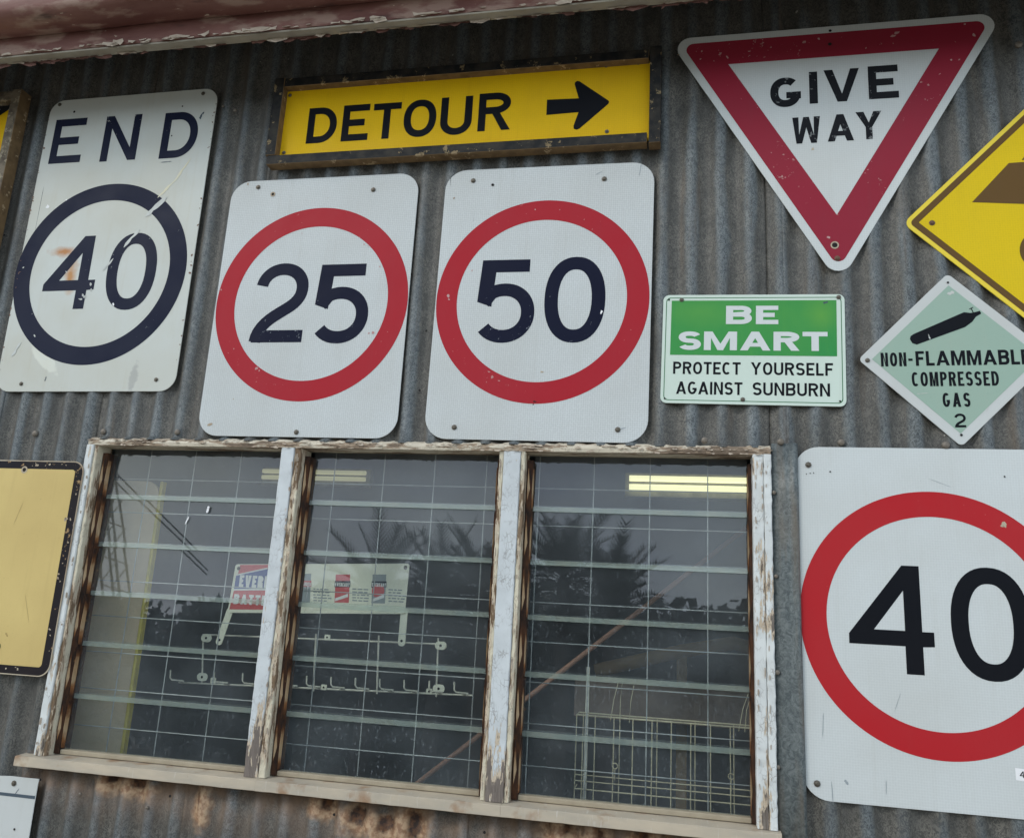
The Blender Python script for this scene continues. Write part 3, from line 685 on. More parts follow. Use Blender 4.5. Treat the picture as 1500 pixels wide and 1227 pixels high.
for a, b in ((-1.735, -1.034), (-1.0335, -.406), (-.4055, .228)):
    mb = MB(); prof = [(.055, 1.1545), (.03, 1.1525), (-.030, 1.1500), (-.033, 1.1485), (-.0335, 1.126), (-.031, 1.1245), (-.020, 1.126), (.03, 1.136), (.055, 1.136)]
    n = 30
    for i in range(n+1):
        x = a+(b-a)*i/n; j = random.uniform(-.0004, .0004)
        mb.v += [(x, y+j, z+j) for y, z in prof]
    m_ = len(prof)
    for i in range(n):
        for q in range(m_): p = i*m_+q; p2 = i*m_+(q+1) % m_; mb.f.append((p, p2, p2+m_, p+m_))
    mb.f.append(tuple(range(m_))); mb.f.append(tuple(n*m_+q for q in range(m_))[::-1])
    wpart(mb, 'sill', M['sill'])
bays = [(-1.661, -1.079), (-1.022, -.462), (-.392, .178)]
EZ = [1.853, 1.715, 1.577, 1.438, 1.297]
for (x0, x1) in bays:
    cw = .016
    for sx, (a, b) in (('l', (x0+.0005, x0+cw)), ('r', (x1-cw*.55, x1-.0005))):
        mb = MB(); mb.box(a, b, .018, .062, 1.155, 1.985); wpart(mb, 'louvre_channel', M['channel'])
    g0, g1 = x0+cw+.0005, x1-cw*.55-.0005
    tops = [2.0]+EZ; bots = EZ+[1.166]
    for k in range(6):
        zb, zt = bots[k], (2.001 if k == 0 else tops[k]+.0155)
        dy = random.uniform(-.0006, .0006); mb = MB(); y0, y1 = .0373+dy, .0465-dy; t = .0042
        v = [(x, y, z) for x in (g0, g1) for (y, z) in ((y0, zb), (y1, zt), (y1+t, zt), (y0+t, zb))]
        o = add('louvre_blade', v, [(0, 4, 5, 1), (2, 6, 7, 3), (0, 3, 7, 4), (1, 5, 6, 2), (0, 1, 2, 3), (4, 7, 6, 5)], [M['glass'], M['glass_edge']], win)
        for fi in (2, 3): o.data.polygons[fi].material_index = 1
        # grimy strip where the blade laps over the one below
        if k < 5:
            ov = MB(); zz = zb+.0125
            yy = lambda z: y0+(y1-y0)*(z-zb)/(zt-zb)+t+.0002
            ov.v = [(g0, yy(zb), zb), (g1, yy(zb), zb), (g1, yy(zz), zz), (g0, yy(zz), zz)]; ov.f = [(0, 1, 2, 3)]
            wpart(ov, 'grime_strip', M['glass_edge'])
        for (a, b) in ((g0-.012, g0+.001), (g1-.001, g1+.005)):
            cl = MB(); q = random.uniform(-.003, .003); zm = zb+(min(zt, 1.985)-zb)
            cl.v = [(a, .020, zb+.004), (b, .024, zb+.004), (b, .036, zb+.002), (a, .036, zb+.002), (a, .014, zb+.055+q), (b, .022, zb+.055+q), (b, .0365, zb+.055), (a, .0365, zb+.055),
                    (a, .017, zm-.022), (b, .026, zm-.022), (b, .037, zm-.022), (a, .037, zm-.022)]
            cl.f = [(0, 1, 5, 4), (4, 5, 9, 8), (1, 2, 6, 5), (5, 6, 10, 9), (3, 0, 4, 7), (7, 4, 8, 11), (0, 3, 2, 1), (8, 9, 10, 11)]
            wpart(cl, 'blade_clip', M['clip'])
    mb = MB(); mb.box(g0, g1, .022, .05, 1.1535, 1.1655); bevel(wpart(mb, 'bottom_rail', M['rail']), .002)
# curled paint flakes standing off the timber
def flakes(name, mat, spots, seed=3):
    rnd = random.Random(seed); mb = MB()
    for (x, y, z, s, along) in spots:
        b = len(mb.v); lx, lz = (s*rnd.uniform(.8, 1.6), s*rnd.uniform(.25, .5)) if along == 'x' else (s*rnd.uniform(.2, .5), s*rnd.uniform(.9, 2))
        c1 = rnd.uniform(.001, .004); tw = rnd.uniform(-.4, .4)*(lz if along == 'x' else lx)
        for i in range(4):
            for j in range(3):
                u, v = i/3-.5, j/2-.5; k = 1-.5*abs(u*2)*rnd.uniform(.6, 1.2)
                if along == 'x': mb.v.append((x+u*lx+rnd.uniform(-.12, .12)*lx, y-c1*(j == 0)-.001*rnd.random(), z+v*lz*k+tw*u+rnd.uniform(-.3, .3)*lz))
                else: mb.v.append((x+v*lx*k+tw*u+rnd.uniform(-.22, .22)*lx, y-c1*(j == 0)-.001*rnd.random(), z+u*lz+rnd.uniform(-.1, .1)*lz))
        for i in range(3):
            for j in range(2): a = b+i*3+j; mb.f.append((a, a+1, a+4, a+3))
    return mb
rnd = random.Random(5)
sp = [(rnd.choice((-1.030, -1.026, -.398, -.456, -1.041)), -.013, rnd.uniform(1.17, 1.99), rnd.uniform(.004, .011), 'z') for _ in range(90)]
sp += [(rnd.choice((WX0+.004, WX0+.018, .184, .2, .21)), -.0155, rnd.uniform(1.17, 1.99), rnd.uniform(.004, .010), 'z') for _ in range(90)]
sp += [(rnd.uniform(WX0, WX1), -.0145, rnd.choice((2.0035, 2.018, 2.013)), rnd.uniform(.006, .014), 'x') for _ in range(110)]
o = wpart(flakes('paint_flakes', None, sp), 'paint_flakes', M['flake']); o['kind'] = 'stuff'
m = o.modifiers.new('thickness', 'SOLIDIFY'); m.thickness = .0004

mb = MB(); a = W(299, 742, .036); b = W(306, 754, .036)
ragged(mb, [W(277, 756, .0385), W(271, 768, .0385)], .0035, .0378, .3, 1); ragged(mb, [W(306, 741, .0385), W(303, 751, .0385)], .006, .0378, .6, 2)
tag(wpart(mb, 'paint_drip', M['label']), kind='stuff')

# security mesh behind the louvres
sm = MB(); sm.box(-1.72, .24, .100, .106, 2.03, 2.045); secm = part(sm, 'security_mesh', M['wire']); secm.location = (.5, -.02, 0)
def wiremesh(p0, p1, r, mat, parent, name='wire', n=6):
    mb = MB(); mb.tube([p0, p1], r, n); return mb.build(name, mat, parent)
k = -10
for k in range(-10, 3):
    x = -.225+.15*k
    if -1.72 < x < .24: wiremesh((x, .1215, 1.10), (x, .1215, 2.03), .0016, M['wire'], secm)
for k in range(8):
    z = 1.926-.1012*k+.0
    wiremesh((-1.72, .118, z-.002), (.24, .118, z), .0015, M['wire'], secm)

# eaves: fascia, gutter, roof ------------------------------------------------
FY0, FY1 = -.252, -.226
N = 260; fa = MB(); rn = random.Random(2)
for i in range(N+1):
    x = -3.4+6.4*i/N; e = (rn.random()-.5)*.004
    fa.v += [(x, FY1, 3.36), (x, FY0, 3.36), (x, FY0, 3.163+e), (x, FY0+.003, 3.156+e), (x, FY1, 3.154)]
for i in range(N):
    for q in range(4): a = i*5+q; fa.f.append((a, a+1, a+6, a+5))
fascia = part(fa, 'fascia', M['fascia'])
fu = MB(); fu.box(-3.4, 3.0, FY0+.0035, FY1+.006, 3.1485, 3.1538); fo = fu.build('bare_edge', M['fascia_wood'], fascia)
sp = [];
for _ in range(150): sp.append((rn.uniform(-3, 1.6), FY0-.001, 3.157+rn.uniform(-.003, .006), rn.uniform(.012, .045), 'x'))
o = flakes('flake', None, sp, 9).build('paint_flakes', M['flake'], fascia); o['kind'] = 'stuff'
sp = [(rn.uniform(-3, 1.6), FY1+.001, 3.150+rn.uniform(-.003, .002), rn.uniform(.012, .05), 'x') for _ in range(110)]
o = flakes('flake', None, sp, 10).build('paint_flakes', M['flake'], fascia); o['kind'] = 'stuff'
sp = [(rn.uniform(-3, 1.6), FY1+.003, 3.146+rn.uniform(-.006, .002), rn.uniform(.012, .05), 'x') for _ in range(140)]
o = flakes('flake', None, sp, 11).build('paint_flakes', M['flake_red'], fascia); o['kind'] = 'stuff'
gu = MB(); gp = [(-.2535, 3.33), (-.2535, 3.214), (-.262, 3.206)]+[(-.30-.055*math.sin(R(t)), 3.235-.030*math.cos(R(t))) for t in (-20, 0, 20, 40, 60, 80)]+[(-.357, 3.26), (-.352, 3.29), (-.358, 3.315), (-.366, 3.325), (-.372, 3.318)]
N = 120
for i in range(N+1):
    x = -3.4+6.4*i/N; d = .0025*math.sin(x*2.3)+.002*math.sin(x*6.1+1)
    dent = .010*math.exp(-((x+1.45)/.16)**2)+.006*math.exp(-((x+.6)/.2)**2)
    gu.v += [(x, y+d*.5, z+d*.4+(dent if 2 <= q <= 6 else 0)) for q, (y, z) in enumerate(gp)]
g_ = len(gp)
for i in range(N):
    for q in range(g_-1): a = i*g_+q; gu.f.append((a, a+1, a+g_+1, a+g_))
part(gu, 'gutter', M['gutter'], True)
rf = MB(); nx = 340
for j in range(2):
    y, z = ((-.34, 3.36), (4.6, 4.2))[j]
    for i in range(nx+1): x = -3.6+6.8*i/nx; rf.v.append((x, y, z+.008*math.cos(x*82)))
for i in range(nx): rf.f.append((i, i+1, nx+2+i, nx+1+i))
part(rf, 'roof', M['roof'])
mb = MB(); mb.box(-3.3, -3.29, .02, 4.5, 0, 3.42); mb.box(2.9, 2.91, .02, 4.5, 0, 3.42); mb.box(-3.3, 2.9, 4.5, 4.51, 0, 4.0); part(mb, 'outer_wall', M['roof'])
# room
def struct(name, mb, mat): return tag(mb.build(name, mat), kind='structure')
mb = MB(); mb.box(-3.2, 2.8, 4.2, 4.25, 0, 3.0); struct('back_wall', mb, M['room'])
mb = MB(); mb.box(-3.25, -3.2, .09, 4.2, 0, 3.0); struct('side_wall', mb, M['room'])
mb = MB(); mb.box(2.8, 2.85, .09, 4.2, 0, 3.0); struct('side_wall', mb, M['room'])
mb = MB(); mb.box(-3.2, 2.8, .09, 4.2, 2.85, 2.9); struct('ceiling', mb, M['room'])
mb = MB(); mb.box(-3.2, 2.8, .09, 4.2, .01, .05); struct('floor', mb, M['room_floor'])
mb = MB(); mb.box(-3.2, -1.75, .05, .085, .05, 2.85); mb.box(.25, 2.8, .05, .085, .05, 2.85); mb.box(-1.75, .25, .05, .085, .05, 1.10); mb.box(-1.75, .25, .05, .085, 2.05, 2.85)
struct('front_wall_lining', mb, M['lining'])

# ------------------------------------------------------------------ things inside the room
def fluo(x0, x1, y, z, label, tm='tube'):
    t = empty('fluorescent_light', ((x0+x1)/2, y, z), label, 'light', group='lit fluorescent lights on the ceiling')
    h = (x1-x0)/2
    mb = MB(); mb.box(-h, h, .035, .075, -.045, .065); mb.box(-h, h, -.03, .034, -.052, -.046); mb.build('housing', M['lamp_body'], t)
    for zz in (.036, -.002):
        mb = MB(); mb.tube([(-h+.02, 0, zz), (h-.02, 0, zz)], .013, 12); mb.build('tube', M[tm], t, True)
    return t
x0, z0 = W(915, 712, 1.5); x1, _ = W(1150, 712, 1.5)
fluo(x0, x0+1.22, 1.5, z0, 'bright fluorescent light behind the top of the right window bay')
x0, z0 = W(380, 698, 2.5); x1, _ = W(540, 698, 2.5)
fluo(x0, x1, 2.5, z0, 'farther fluorescent light seen either side of the left mullion', 'tube_dim')
# tall yellow-edged board standing behind the left bay
t = empty('tall_board', (W(240, 705, .2)[0]-.29, .2, .05), 'tall dull brown board with mustard edge behind the left window bay', 'board')
mb = MB(); bh = W(240, 705, .2)[1]-.05; P = rrect(.56, bh, .05, 6, -.0, bh/2)
plate(P, M['brown_panel'], t, 'panel', .012)
mb = MB(); mb.box(.281, .2915, -.006, .016, .0, bh); bevel(mb.build('edge_strip', M['mustard'], t), .003)
# battery display board
by = .3
bt = empty('battery_sign', (*(lambda a: (a[0], by, a[1]))(W(470, 860, by)),), 'cream battery brand display board with red and blue panel behind the glass', 'sign')
def B(px, py): x, z = W(px, py, by); return (x-bt.location.x, z-bt.location.z)
pl = [B(345, 826), B(600, 825), B(593, 899), B(333, 897)][::-1]
plate(rpoly(pl, .008, 4), M['board_white'], bt, 'plate', .002)
def quad(name, pts, y, mat, par): mb = MB(); mb.flat(pts, y); return mb.build(name, mat, par)
quad('red_panel', [B(352, 827), B(434, 826.5), B(428, 893), B(336, 892)], -.0005, M['pink_red'], bt)
quad('blue_panel', [B(346, 843), B(392, 833), B(433, 829), B(430, 862), B(343, 862)], -.0010, M['blue'], bt)
quad('white_border', [B(343, 862), B(430, 861), B(430, 864), B(342, 864.5)], -.0012, M['label'], bt)
quad('white_border', [B(346, 843), B(392, 833), B(392, 831), B(346, 841)], -.0013, M['label'], bt)
mb = MB(); a = B(350, 859); b = B(425, 857); word(mb, 'EVEREADY', a[0], b[0], a[1], a[1]+.036, .0085, -.0015, gap=.004); mb.letters('letter', M['label'], bt)
mb = MB(); a = B(342, 884); b = B(425, 883); word(mb, 'BATTERIES', a[0], b[0], a[1], a[1]+.030, .0075, -.0015, gap=.005); mb.letters('letter', M['label'], bt)
for (x0, x1, z0, z1, kind) in ((442, 456, 840, 882, 0), (490, 513, 841, 882, 1), (544, 566, 841, 883, 2)):
    body = [B(x0, z1), B(x1-2, z1+.5), B(x1, z0), B(x0+2, z0)]
    quad('battery_picture', body, -.0006, M[('grey_ink', 'pink_red', 'grey_ink')[kind]], bt)
    m_ = (z0+z1)/2
    quad('battery_band', [B(x0, m_-2), B(x1, m_-2), B(x1+.5, m_-11), B(x0+.8, m_-11)], -.0009, M[('pink_red', 'navy_faded', 'navy_faded')[kind]], bt)
    if kind == 2: mb = MB(); c_ = B((x0+x1)/2-1, m_+3); mb.flat(circle(.020, 18, *c_), -.0012); mb.build('battery_badge', M['pink_red'], bt)
    if kind: quad('battery_flash', [B(x0+1, z1-6), B(x1-3, z1-13), B(x1-3, z1-8), B(x0+1, z1-2)], -.0013, M['label'], bt)
    mb = MB(); a = B(x0+1, m_-3.5); b = B(x1-.5, m_-3.5); word(mb, 'EVEREADY', a[0], b[0], a[1], a[1]+.011, .0022, -.0016, gap=.0012); mb.letters('letter', M['label'], bt)
    rl = random.Random(kind+4); mb = MB()
    for q in range(5):
        xa = x1+3; pz = z1-19+q*4.2; a = B(xa, pz); xx = a[0]
        while xx < B(x1+26+rl.uniform(-6, 0), pz)[0]:
            l = rl.uniform(.006, .016); mb.flat([(xx, a[1]), (xx+l, a[1]), (xx+l, a[1]+.0035), (xx, a[1]+.0035)], -.0007); xx += l+.0035
    tag(mb.build('fine_print', M['grey_ink'], bt), kind='stuff')
for px0, py0, px1, py1 in ((337, 890, 318, 944), (592, 890, 587, 946)):
    a = B(px0, py0); b = B(px1, py1); d = Vector((b[0]-a[0], b[1]-a[1])).normalized(); n_ = Vector((-d.y, d.x))*.011
    P = [(a[0]-n_.x, a[1]-n_.y), (b[0]-n_.x, b[1]-n_.y), (b[0]+n_.x, b[1]+n_.y), (a[0]+n_.x, a[1]+n_.y)]
    mb = MB(); plate(rpoly(P, .009, 4), M['board_white'], bt, 'bracket', .003, y=.004)
    hole(bt, b[0]-d.x*.015, b[1]-d.y*.015, .004, y=.003)
for p in ((350, 832), (594, 831)): bolt(bt, *B(*p), y=-.001, s=.8)
# white wire hook rack
rk = empty('hook_rack', (W(480, 975, .36)[0], .36, W(480, 975, .36)[1]), 'white wire rack with a row of hooks under the battery sign', 'rack')
def K(px, py, dy=0): x, z = W(px, py, .36); return (x-rk.location.x, dy, z-rk.location.z)
for a, b in (((300, 929), (648, 943)), ((262, 999), (692, 1018)), ((463, 928), (459, 1012)), ((555, 930), (552, 1016)), ((642, 934), (639, 1020)), ((298, 928), (296, 1000))):
    mb = MB(); mb.tube([K(*a), K(*b)], .0028, 6); mb.build('wire', M['white_wire'], rk)
hk = None
for px in (268, 331, 372, 402, 431, 464, 499, 534, 569, 604, 640, 676):
    py = 999+(px-262)*.0442
    if hk is None:
        mb = MB(); mb.tube([(0, 0, 0), (-.004, -.03, .005), (.018, -.05, .010), (-.012, -.065, .012), (-.017, -.068, .018), (-.018, -.07, .040)], .0024, 6)
        hk = mb.build('hook', M['white_wire'], rk); hk.location = K(px+6, py)
    else: dup(hk, rk, loc=K(px+6, py))
for px, py, r in ((303, 934, .014), (646, 945, .014), (297, 991, .013), (643, 1008, .014)):
    x, _, z = K(px, py); mb = MB(); plate(rrect(.036, .024, .0119, 6, x, z), M['board_white'], rk, 'lug', .003, y=-.004); hole(rk, x, z, .004, y=-.005)
for px, py in ((480, 933), (475, 1006), (629, 1012), (313, 996)):
    x, _, z = K(px, py); plate(rrect(.018, .016, .002, 3, x, z), M['board_white'], rk, 'lug', .003, y=-.004); hole(rk, x, z, .003, y=-.005)
# long rusty pipe leaning across the bays
a = W(1110, 760, .5); b = W(600, 1160, .5)
pp = empty('rusty_pipe', (b[0], .5, b[1]), 'long thin rusty pipe leaning diagonally behind the right window bay', 'pipe')
mb = MB(); mb.tube([(-.35, 0, -.28), (a[0]-b[0], 0, a[1]-b[1])], .0078, 10); mb.build('pipe_length', M['rust_pipe'], pp, True)
mb = MB(); mb.tube([(.30, 0, .239), (.34, 0, .271)], .0100, 10); mb.build('collar', M['rust_pipe'], pp, True)
# wire basket
bx0, bz1 = W(845, 1046, .24); bx1 = .205; bz0 = 1.05
bk = empty('wire_basket', (bx0, .24, bz0), 'shallow wire basket with square grid behind the lower right louvres', 'basket')
wd = bx1-bx0; ht = bz1-bz0
def bw(p, q, r=.0016, nm='wire'): mb = MB(); mb.tube([p, q], r, 6); return mb.build(nm, M['tan_wire'], bk)
for yy in (0, .055):
    bw((0, yy, ht), (wd, yy, ht-.0), .0022, 'rim_wire')
    for z in ((.135, .12, .10) if yy == 0 else (.11, .09)): bw((0, yy, z), (wd, yy, z))
for k in range(10):
    x = wd*k/9.4
    bw((x, -.001, 0), (x, -.001, ht))
    if k % 2 == 0: bw((x+.012, .056, 0), (x+.012, .056, ht))
bw((0, 0, ht), (0, .055, ht)); bw((0, 0, .1), (0, .055, .1)); bw((wd, 0, ht), (wd, .055, ht))
for x in (.105, .40):
    mb = MB(); mb.tube([(x+.007*math.cos(R(t)), -.004, .165+.007*math.sin(R(t))) for t in range(-90, 300, 30)]+[(x, -.004, .13)], .0014, 6); mb.build('hook', M['tan_wire'], bk)
for x0_, x1_ in ((.09, .11), (.115, .12), (.14, .15), (.42, .445), (.435, .45)):
    mb = MB(); mb.tube([(x0_, -.002, ht-.01), ((x0_+x1_)/2-.002, -.004, ht+.045), (x1_, 0, ht+random.uniform(.07, .10))], .0011, 5); mb.build('tie_wire', M['tan_wire'], bk)
mb = MB(); mb.box(.015, .024, .07, .078, -.0, ht+.12); mb.build('upright', M['white_wire'], bk)
# dim things deeper in
x0, z0 = W(855, 1000, .75); x1, z1 = W(1130, 1062, .75)
t = empty('hanging_cloth', ((x0+x1)/2, .75, z1), 'dull brown board behind the wire basket in the dark room', 'board')
h = (x1-x0)/2+.03; mb = MB(); mb.box(-h, h, 0, .02, -.02, z0-z1+.02); bevel(mb.build('panel', M['dim_brown'], t), .006)
t.name = 'brown_board'
a = W(872, 982, .9); b = W(1000, 952, .9); c_ = W(1075, 945, .9)
t = empty('orange_machine_arm', (b[0], .9, b[1]), 'dim orange machine arm inside the shed behind the right bay', 'machine')
mb = MB(); mb.tube([(a[0]-b[0], 0, a[1]-b[1]), (0, 0, -.002), (c_[0]-b[0], 0, c_[1]-b[1]+.008), (c_[0]-b[0]+.12, 0, c_[1]-b[1]-.02)], .024, 10); mb.build('arm', M['dim_orange'], t, True)
mb = MB(); mb.box(-.02, .015, -.01, .02, -.9, -.01); mb.build('post', M['dim_orange'], t)

# ------------------------------------------------------------------ road signs on the wall
def sign(name, x, z, label, rot=0.0, y=0.0, cat='road sign', group=None):
    return empty(name, (x, y, z), label, cat, rot=(0, -rot, 0), group=group)
Y1, Y2 = -.0004, -.0008
# 25
s = sign('speed_sign', -1.0527, .8346+EYE, 'white speed limit sign reading 25 in a red ring, above the left window bay', -.0041)
plate(rrect(.6005, .798, .062), M['white_grid'], s)
ring(.2976, .2375, Y1, M['red'], s, 'ring', .001, .001)
mb = MB(); put(mb, '2', -.177, -.121, .166, .245, .037, Y1); put(mb, '5', .018, -.126, .166, .242, .037, Y1); mb.letters('numeral', M['navy'], s)
for x, z in ((-.213, .377), (.161, .350), (.007, -.385)): bolt(s, x, z)
hole(s, -.161, .351, worn=1.9)
chips(s, [(.150, .176, .005), (.163, .170, .003), (.205, .105, .004), (-.288, .045, .004), (.205, -.095, .007), (.192, -.096, .004), (-.14, -.20, .007), (-.13, -.206, .005), (-.05, .218, .003), (-.22, -.14, .003)], -.0006, M['pink_chip'], 3)
chips(s, [(-.262, -.365, .012), (-.25, .39, .007), (.02, .33, .002), (-.2, -.29, .003)], -.0005, M['cream'], 4, 'dirt_spot')
# 50
s = sign('speed_sign', -.3735, .8314+EYE, 'white speed limit sign reading 50 in a red ring, beside the triangular give way sign', -.0098)
plate(rrect(.5975, .7965, .062), M['white_grid'], s)
ring(.295, .2355, Y1, M['red'], s, 'ring', -.001, -.003)
mb = MB(); put(mb, '5', -.178, -.128, .163, .243, .037, Y1); put(mb, '0', .011, -.128, .166, .247, .037, Y1); mb.letters('numeral', M['navy'], s)
for x, z in ((-.217, .363), (.161, .351), (-.215, -.366), (.222, -.364)): bolt(s, x, z)
hole(s, -.158, .347)
chips(s, [(-.262, .010, .007), (-.26, 0, .005), (-.13, -.21, .006), (-.12, -.225, .006), (-.10, -.235, .005), (.11, .23, .003), (.04, .262, .003), (-.2, .085, .004), (-.03, .265, .003)], -.0006, M['pink_chip'], 5)
chips(s, [(.168, -.042, .008)], -.0010, M['label'], 9)
chips(s, [(0.0, -.292, .007), (-.003, -.300, .004)], -.0007, M['hole'], 8)
chips(s, [(.015, -.21, .007), (-.27, .31, .006)], -.0006, M['cream'], 8, 'dirt_spot')
mb = MB(); ragged(mb, [(.262, .392), (.257, .355)], .002, -.0005, seed=2); ragged(mb, [(.135, .365), (.155, .375)], .0018, -.0005, seed=3); ragged(mb, [(.228, -.362), (.243, -.358)], .002, -.0005, seed=5); tag(mb.build('scratch', M['grey_ink'], s), kind='stuff')
# END 40
s = sign('end_speed_sign', -1.7549, 1.0697+EYE, 'tall worn white sign reading END over a 40 in a dark blue ring, rust stained', .0019)
plate(rrect(.614, 1.005, .05), M['white_old'], s)
cx, cz = -.0145, -.1190
ring(.301, .2435, Y1, M['navy_faded'], s, 'ring', cx, cz)
mb = MB(); put(mb, 'E', -.275, .268, .118, .162, .027, Y1); put(mb, 'N', -.084, .264, .130, .164, .027, Y1); put(mb, 'D', .130, .261, .126, .163, .027, Y1); mb.letters('letter', M['navy_faded'], s)
mb = MB(); put(mb, '4', -.205, -.239, .183, .244, .036, Y1); put(mb, '0', .015, -.246, .170, .254, .037, Y1); mb.letters('numeral', M['navy_faded'], s)
for x, z in ((-.274, .487), (.254, .485), (-.216, -.478), (.243, -.467)): bolt(s, x, z, s=.9)
hole(s, -.212, .455); hole(s, .187, .444, .0028); hole(s, .165, .34, .0025)
mb = MB(); ragged(mb, [(.245, .255), (.20, .18), (.15, .125)], .007, -.0005, .6, 4); tag(mb.build('scrape', M['scrape_cream'], s), kind='stuff')
mb = MB(); ragged(mb, [(.183, .126), (.118, .062)], .013, -.0012, .4, 5); ragged(mb, [(.105, .02), (.06, -.04)], .009, -.0012, .7, 6); ragged(mb, [(.03, -.075), (.0, -.115)], .008, -.0012, .6, 7)
ragged(mb, [(-.245, -.345), (-.27, -.39)], .008, -.0012, .6, 8); tag(mb.build('scrape', M['scrape'], s), kind='stuff')
chips(s, [(-.035, -.16, .009), (-.03, -.178, .007), (-.055, -.195, .010), (-.06, -.208, .011), (-.048, -.2, .008), (-.2, -.325, .007), (-.29, -.095, .006)], -.0013, M['scrape'], 12)
chips(s, [(.058, -.2285, .0085)], -.0014, M['label'], 13); chips(s, [(-.13, -.115, .0045)], -.0014, M['label'], 14)
chips(s, [(-.245, .115, .009), (-.18, .135, .004)], -.0005, M['label'], 15, 'paint_spot')
mb = MB(); ragged(mb, [(.268, .418), (.258, .405), (.256, .392)], .006, -.0006, .6, 3); ragged(mb, [(.14, .248), (.18, .249)], .002, -.0006, .6, 5); ragged(mb, [(-.135, -.47), (-.133, -.455)], .003, -.0006, .5, 6); tag(mb.build('scratch', M['slate'], s), kind='stuff')
_q = random.Random(8); chips(s, [(_q.choice((-.303, .303))+_q.uniform(-.004, .003), _q.uniform(-.46, .46), _q.uniform(.002, .006)) for _ in range(46)], -.0005, M['rust_bolt'], 33, 'rust_spot')
# 40 right
s = sign('speed_sign', .5804, .0237+EYE, 'large white speed limit sign reading 40 in a bright red ring, right of the window', 0)
plate(rrect(.604, .806, .058, 8, .0, -.0), M['white_grid_old'], s)
ring(.2985, .239, Y1, M['red_bright'], s, 'ring', .0, .0)
mb = MB(); put(mb, '4', -.191, -.1195, .183, .243, .037, Y1); put(mb, '0', .029, -.1235, .166, .250, .037, Y1); mb.letters('numeral', M['black'], s)
for x, z in ((-.270, .358), (-.271, -.368), (.27, .36), (.27, -.365)): bolt(s, x, z)
hole(s, -.22, .342, .002); hole(s, .165, .338, .002)
chips(s, [(-.275, .335, .003), (-.266, .337, .003), (-.258, .338, .003)], -.0005, M['hole'], 3)
chips(s, [(.157, .226, .009), (.151, .223, .006)], -.0006, M['cream'], 5)
mb = MB()
for i, (p, q, w_) in enumerate((((-.253, -.215), (-.256, -.27), .0016), ((-.24, -.36), (-.238, -.408), .0018), ((-.212, -.355), (-.205, -.365), .005), ((-.125, -.348), (-.126, -.378), .0016), ((-.085, -.16), (-.1, -.2), .001), ((.0, .33), (.05, .31), .0008))): ragged(mb, [p, q], w_, -.0005, .4, i)
tag(mb.build('scratch', M['grey_ink'], s), kind='stuff')
lab = MB(); lab.flat([(.138, -.325), (.170, -.327), (.170, -.302), (.138, -.300)], -.0006); lo = lab.build('price_sticker', M['label'], s)
mb = MB(); put(mb, '4', .146, -.319, .0095, .013, .002, -.0010)
stroke(mb, [(q[0]*.0095+.158, q[1]*.0066-.3125) for q in ell(.5, .5, .42, .42, 150, -90, 12)], .002, -.0010); stroke(mb, [(q[0]*.0095+.158, q[1]*.0066-.3190) for q in ell(.5, .5, .42, .42, 90, -150, 12)], .002, -.00115)
mb.build('numeral', M['black'], lo)
# give way
s = sign('give_way_sign', .3999, 1.3576+EYE, 'white triangular sign with dull red border reading GIVE WAY, point down', -.0025)
tri = lambda rr: [(rr*math.cos(R(a)), rr*math.sin(R(a))) for a in (30, 150, 270)]
plate(rpoly(tri(.506), .036), M['white_grid_old'], s)
mb = MB(); mb.flat(rpoly(tri(.464), .020), Y1, [tri(.314)]); mb.build('border', M['red_dull'], s)
mb = MB(); word(mb, 'G', -.161, -.081, .011, .102, .0215, Y1); put(mb, 'I', -.059, .016, .0215, .098, .0215, Y1); put(mb, 'V', -.021, .017, .091, .099, .0215, Y1); put(mb, 'E', .092, .018, .075, .100, .0205, Y1)
put(mb, 'W', -.105, -.102, .071, .079, .0165, Y1); put(mb, 'A', -.016, -.101, .066, .080, .0165, Y1); put(mb, 'Y', .056, -.100, .065, .082, .0165, Y1); mb.letters('letter', M['black_worn'], s)
hole(s, -.008, -.399, .007, worn=1.5); bolt(s, -.003, -.436, mat='rust_bolt'); hole(s, -.002, .196, .005); hole(s, 0, .238, .004)
chips(s, [(-.275, .18, .007), (-.215, .193, .006), (-.03, .215, .005), (.17, .215, .010), (.16, .207, .009), (-.345, .205, .004), (-.348, .18, .005), (.30, .12, .004), (.27, .08, .005), (.24, .05, .004), (.36, .19, .007), (-.022, -.377, .007), (.09, .175, .004), (.34, .225, .004)], -.0007, M['pink_chip'], 21)
chips(s, [(-.055, -.12, .006), (-.41, .2, .005)], -.0007, M['cream'], 22, 'dirt_spot')
# be smart
s = sign('sunburn_sign', .1809, .6804+EYE, 'small green and white sign reading BE SMART PROTECT YOURSELF AGAINST SUNBURN', -.0191, cat='sign')
plate(rrect(.4527, .2952, .016), M['mint'], s)
mb = MB(); mb.flat(rrect(.4375, .2800, .012), Y1*.5, [rrect(.4335, .2760, .011)[::-1]]); mb.build('border_line', M['green_line'], s)
mb = MB(); mb.flat([(-.205, -.018), (.206, -.018), (.2065, .1315), (-.2045, .1315)], Y1); mb.build('green_panel', M['green'], s)
mb = MB(); word(mb, 'BE', -.065, .065, .0665, .1165, .0115, Y2, gap=.010, xs=1.55); word(mb, 'SMART', -.184, .184, -.0045, .046, .0118, Y2, gap=.0075, xs=1.5, rel={'S': .72, 'M': 1.05, 'A': .95, 'R': .80, 'T': .76}); mb.letters('letter', M['white_letter'], s)
mb = MB(); kw = dict(gap=.0040)
word(mb, 'PROTECT', -.196, -.027, -.0695, -.0365, .0057, Y1, **kw); word(mb, 'YOURSELF', -.002, .196, -.0690, -.0360, .0057, Y1, **kw)
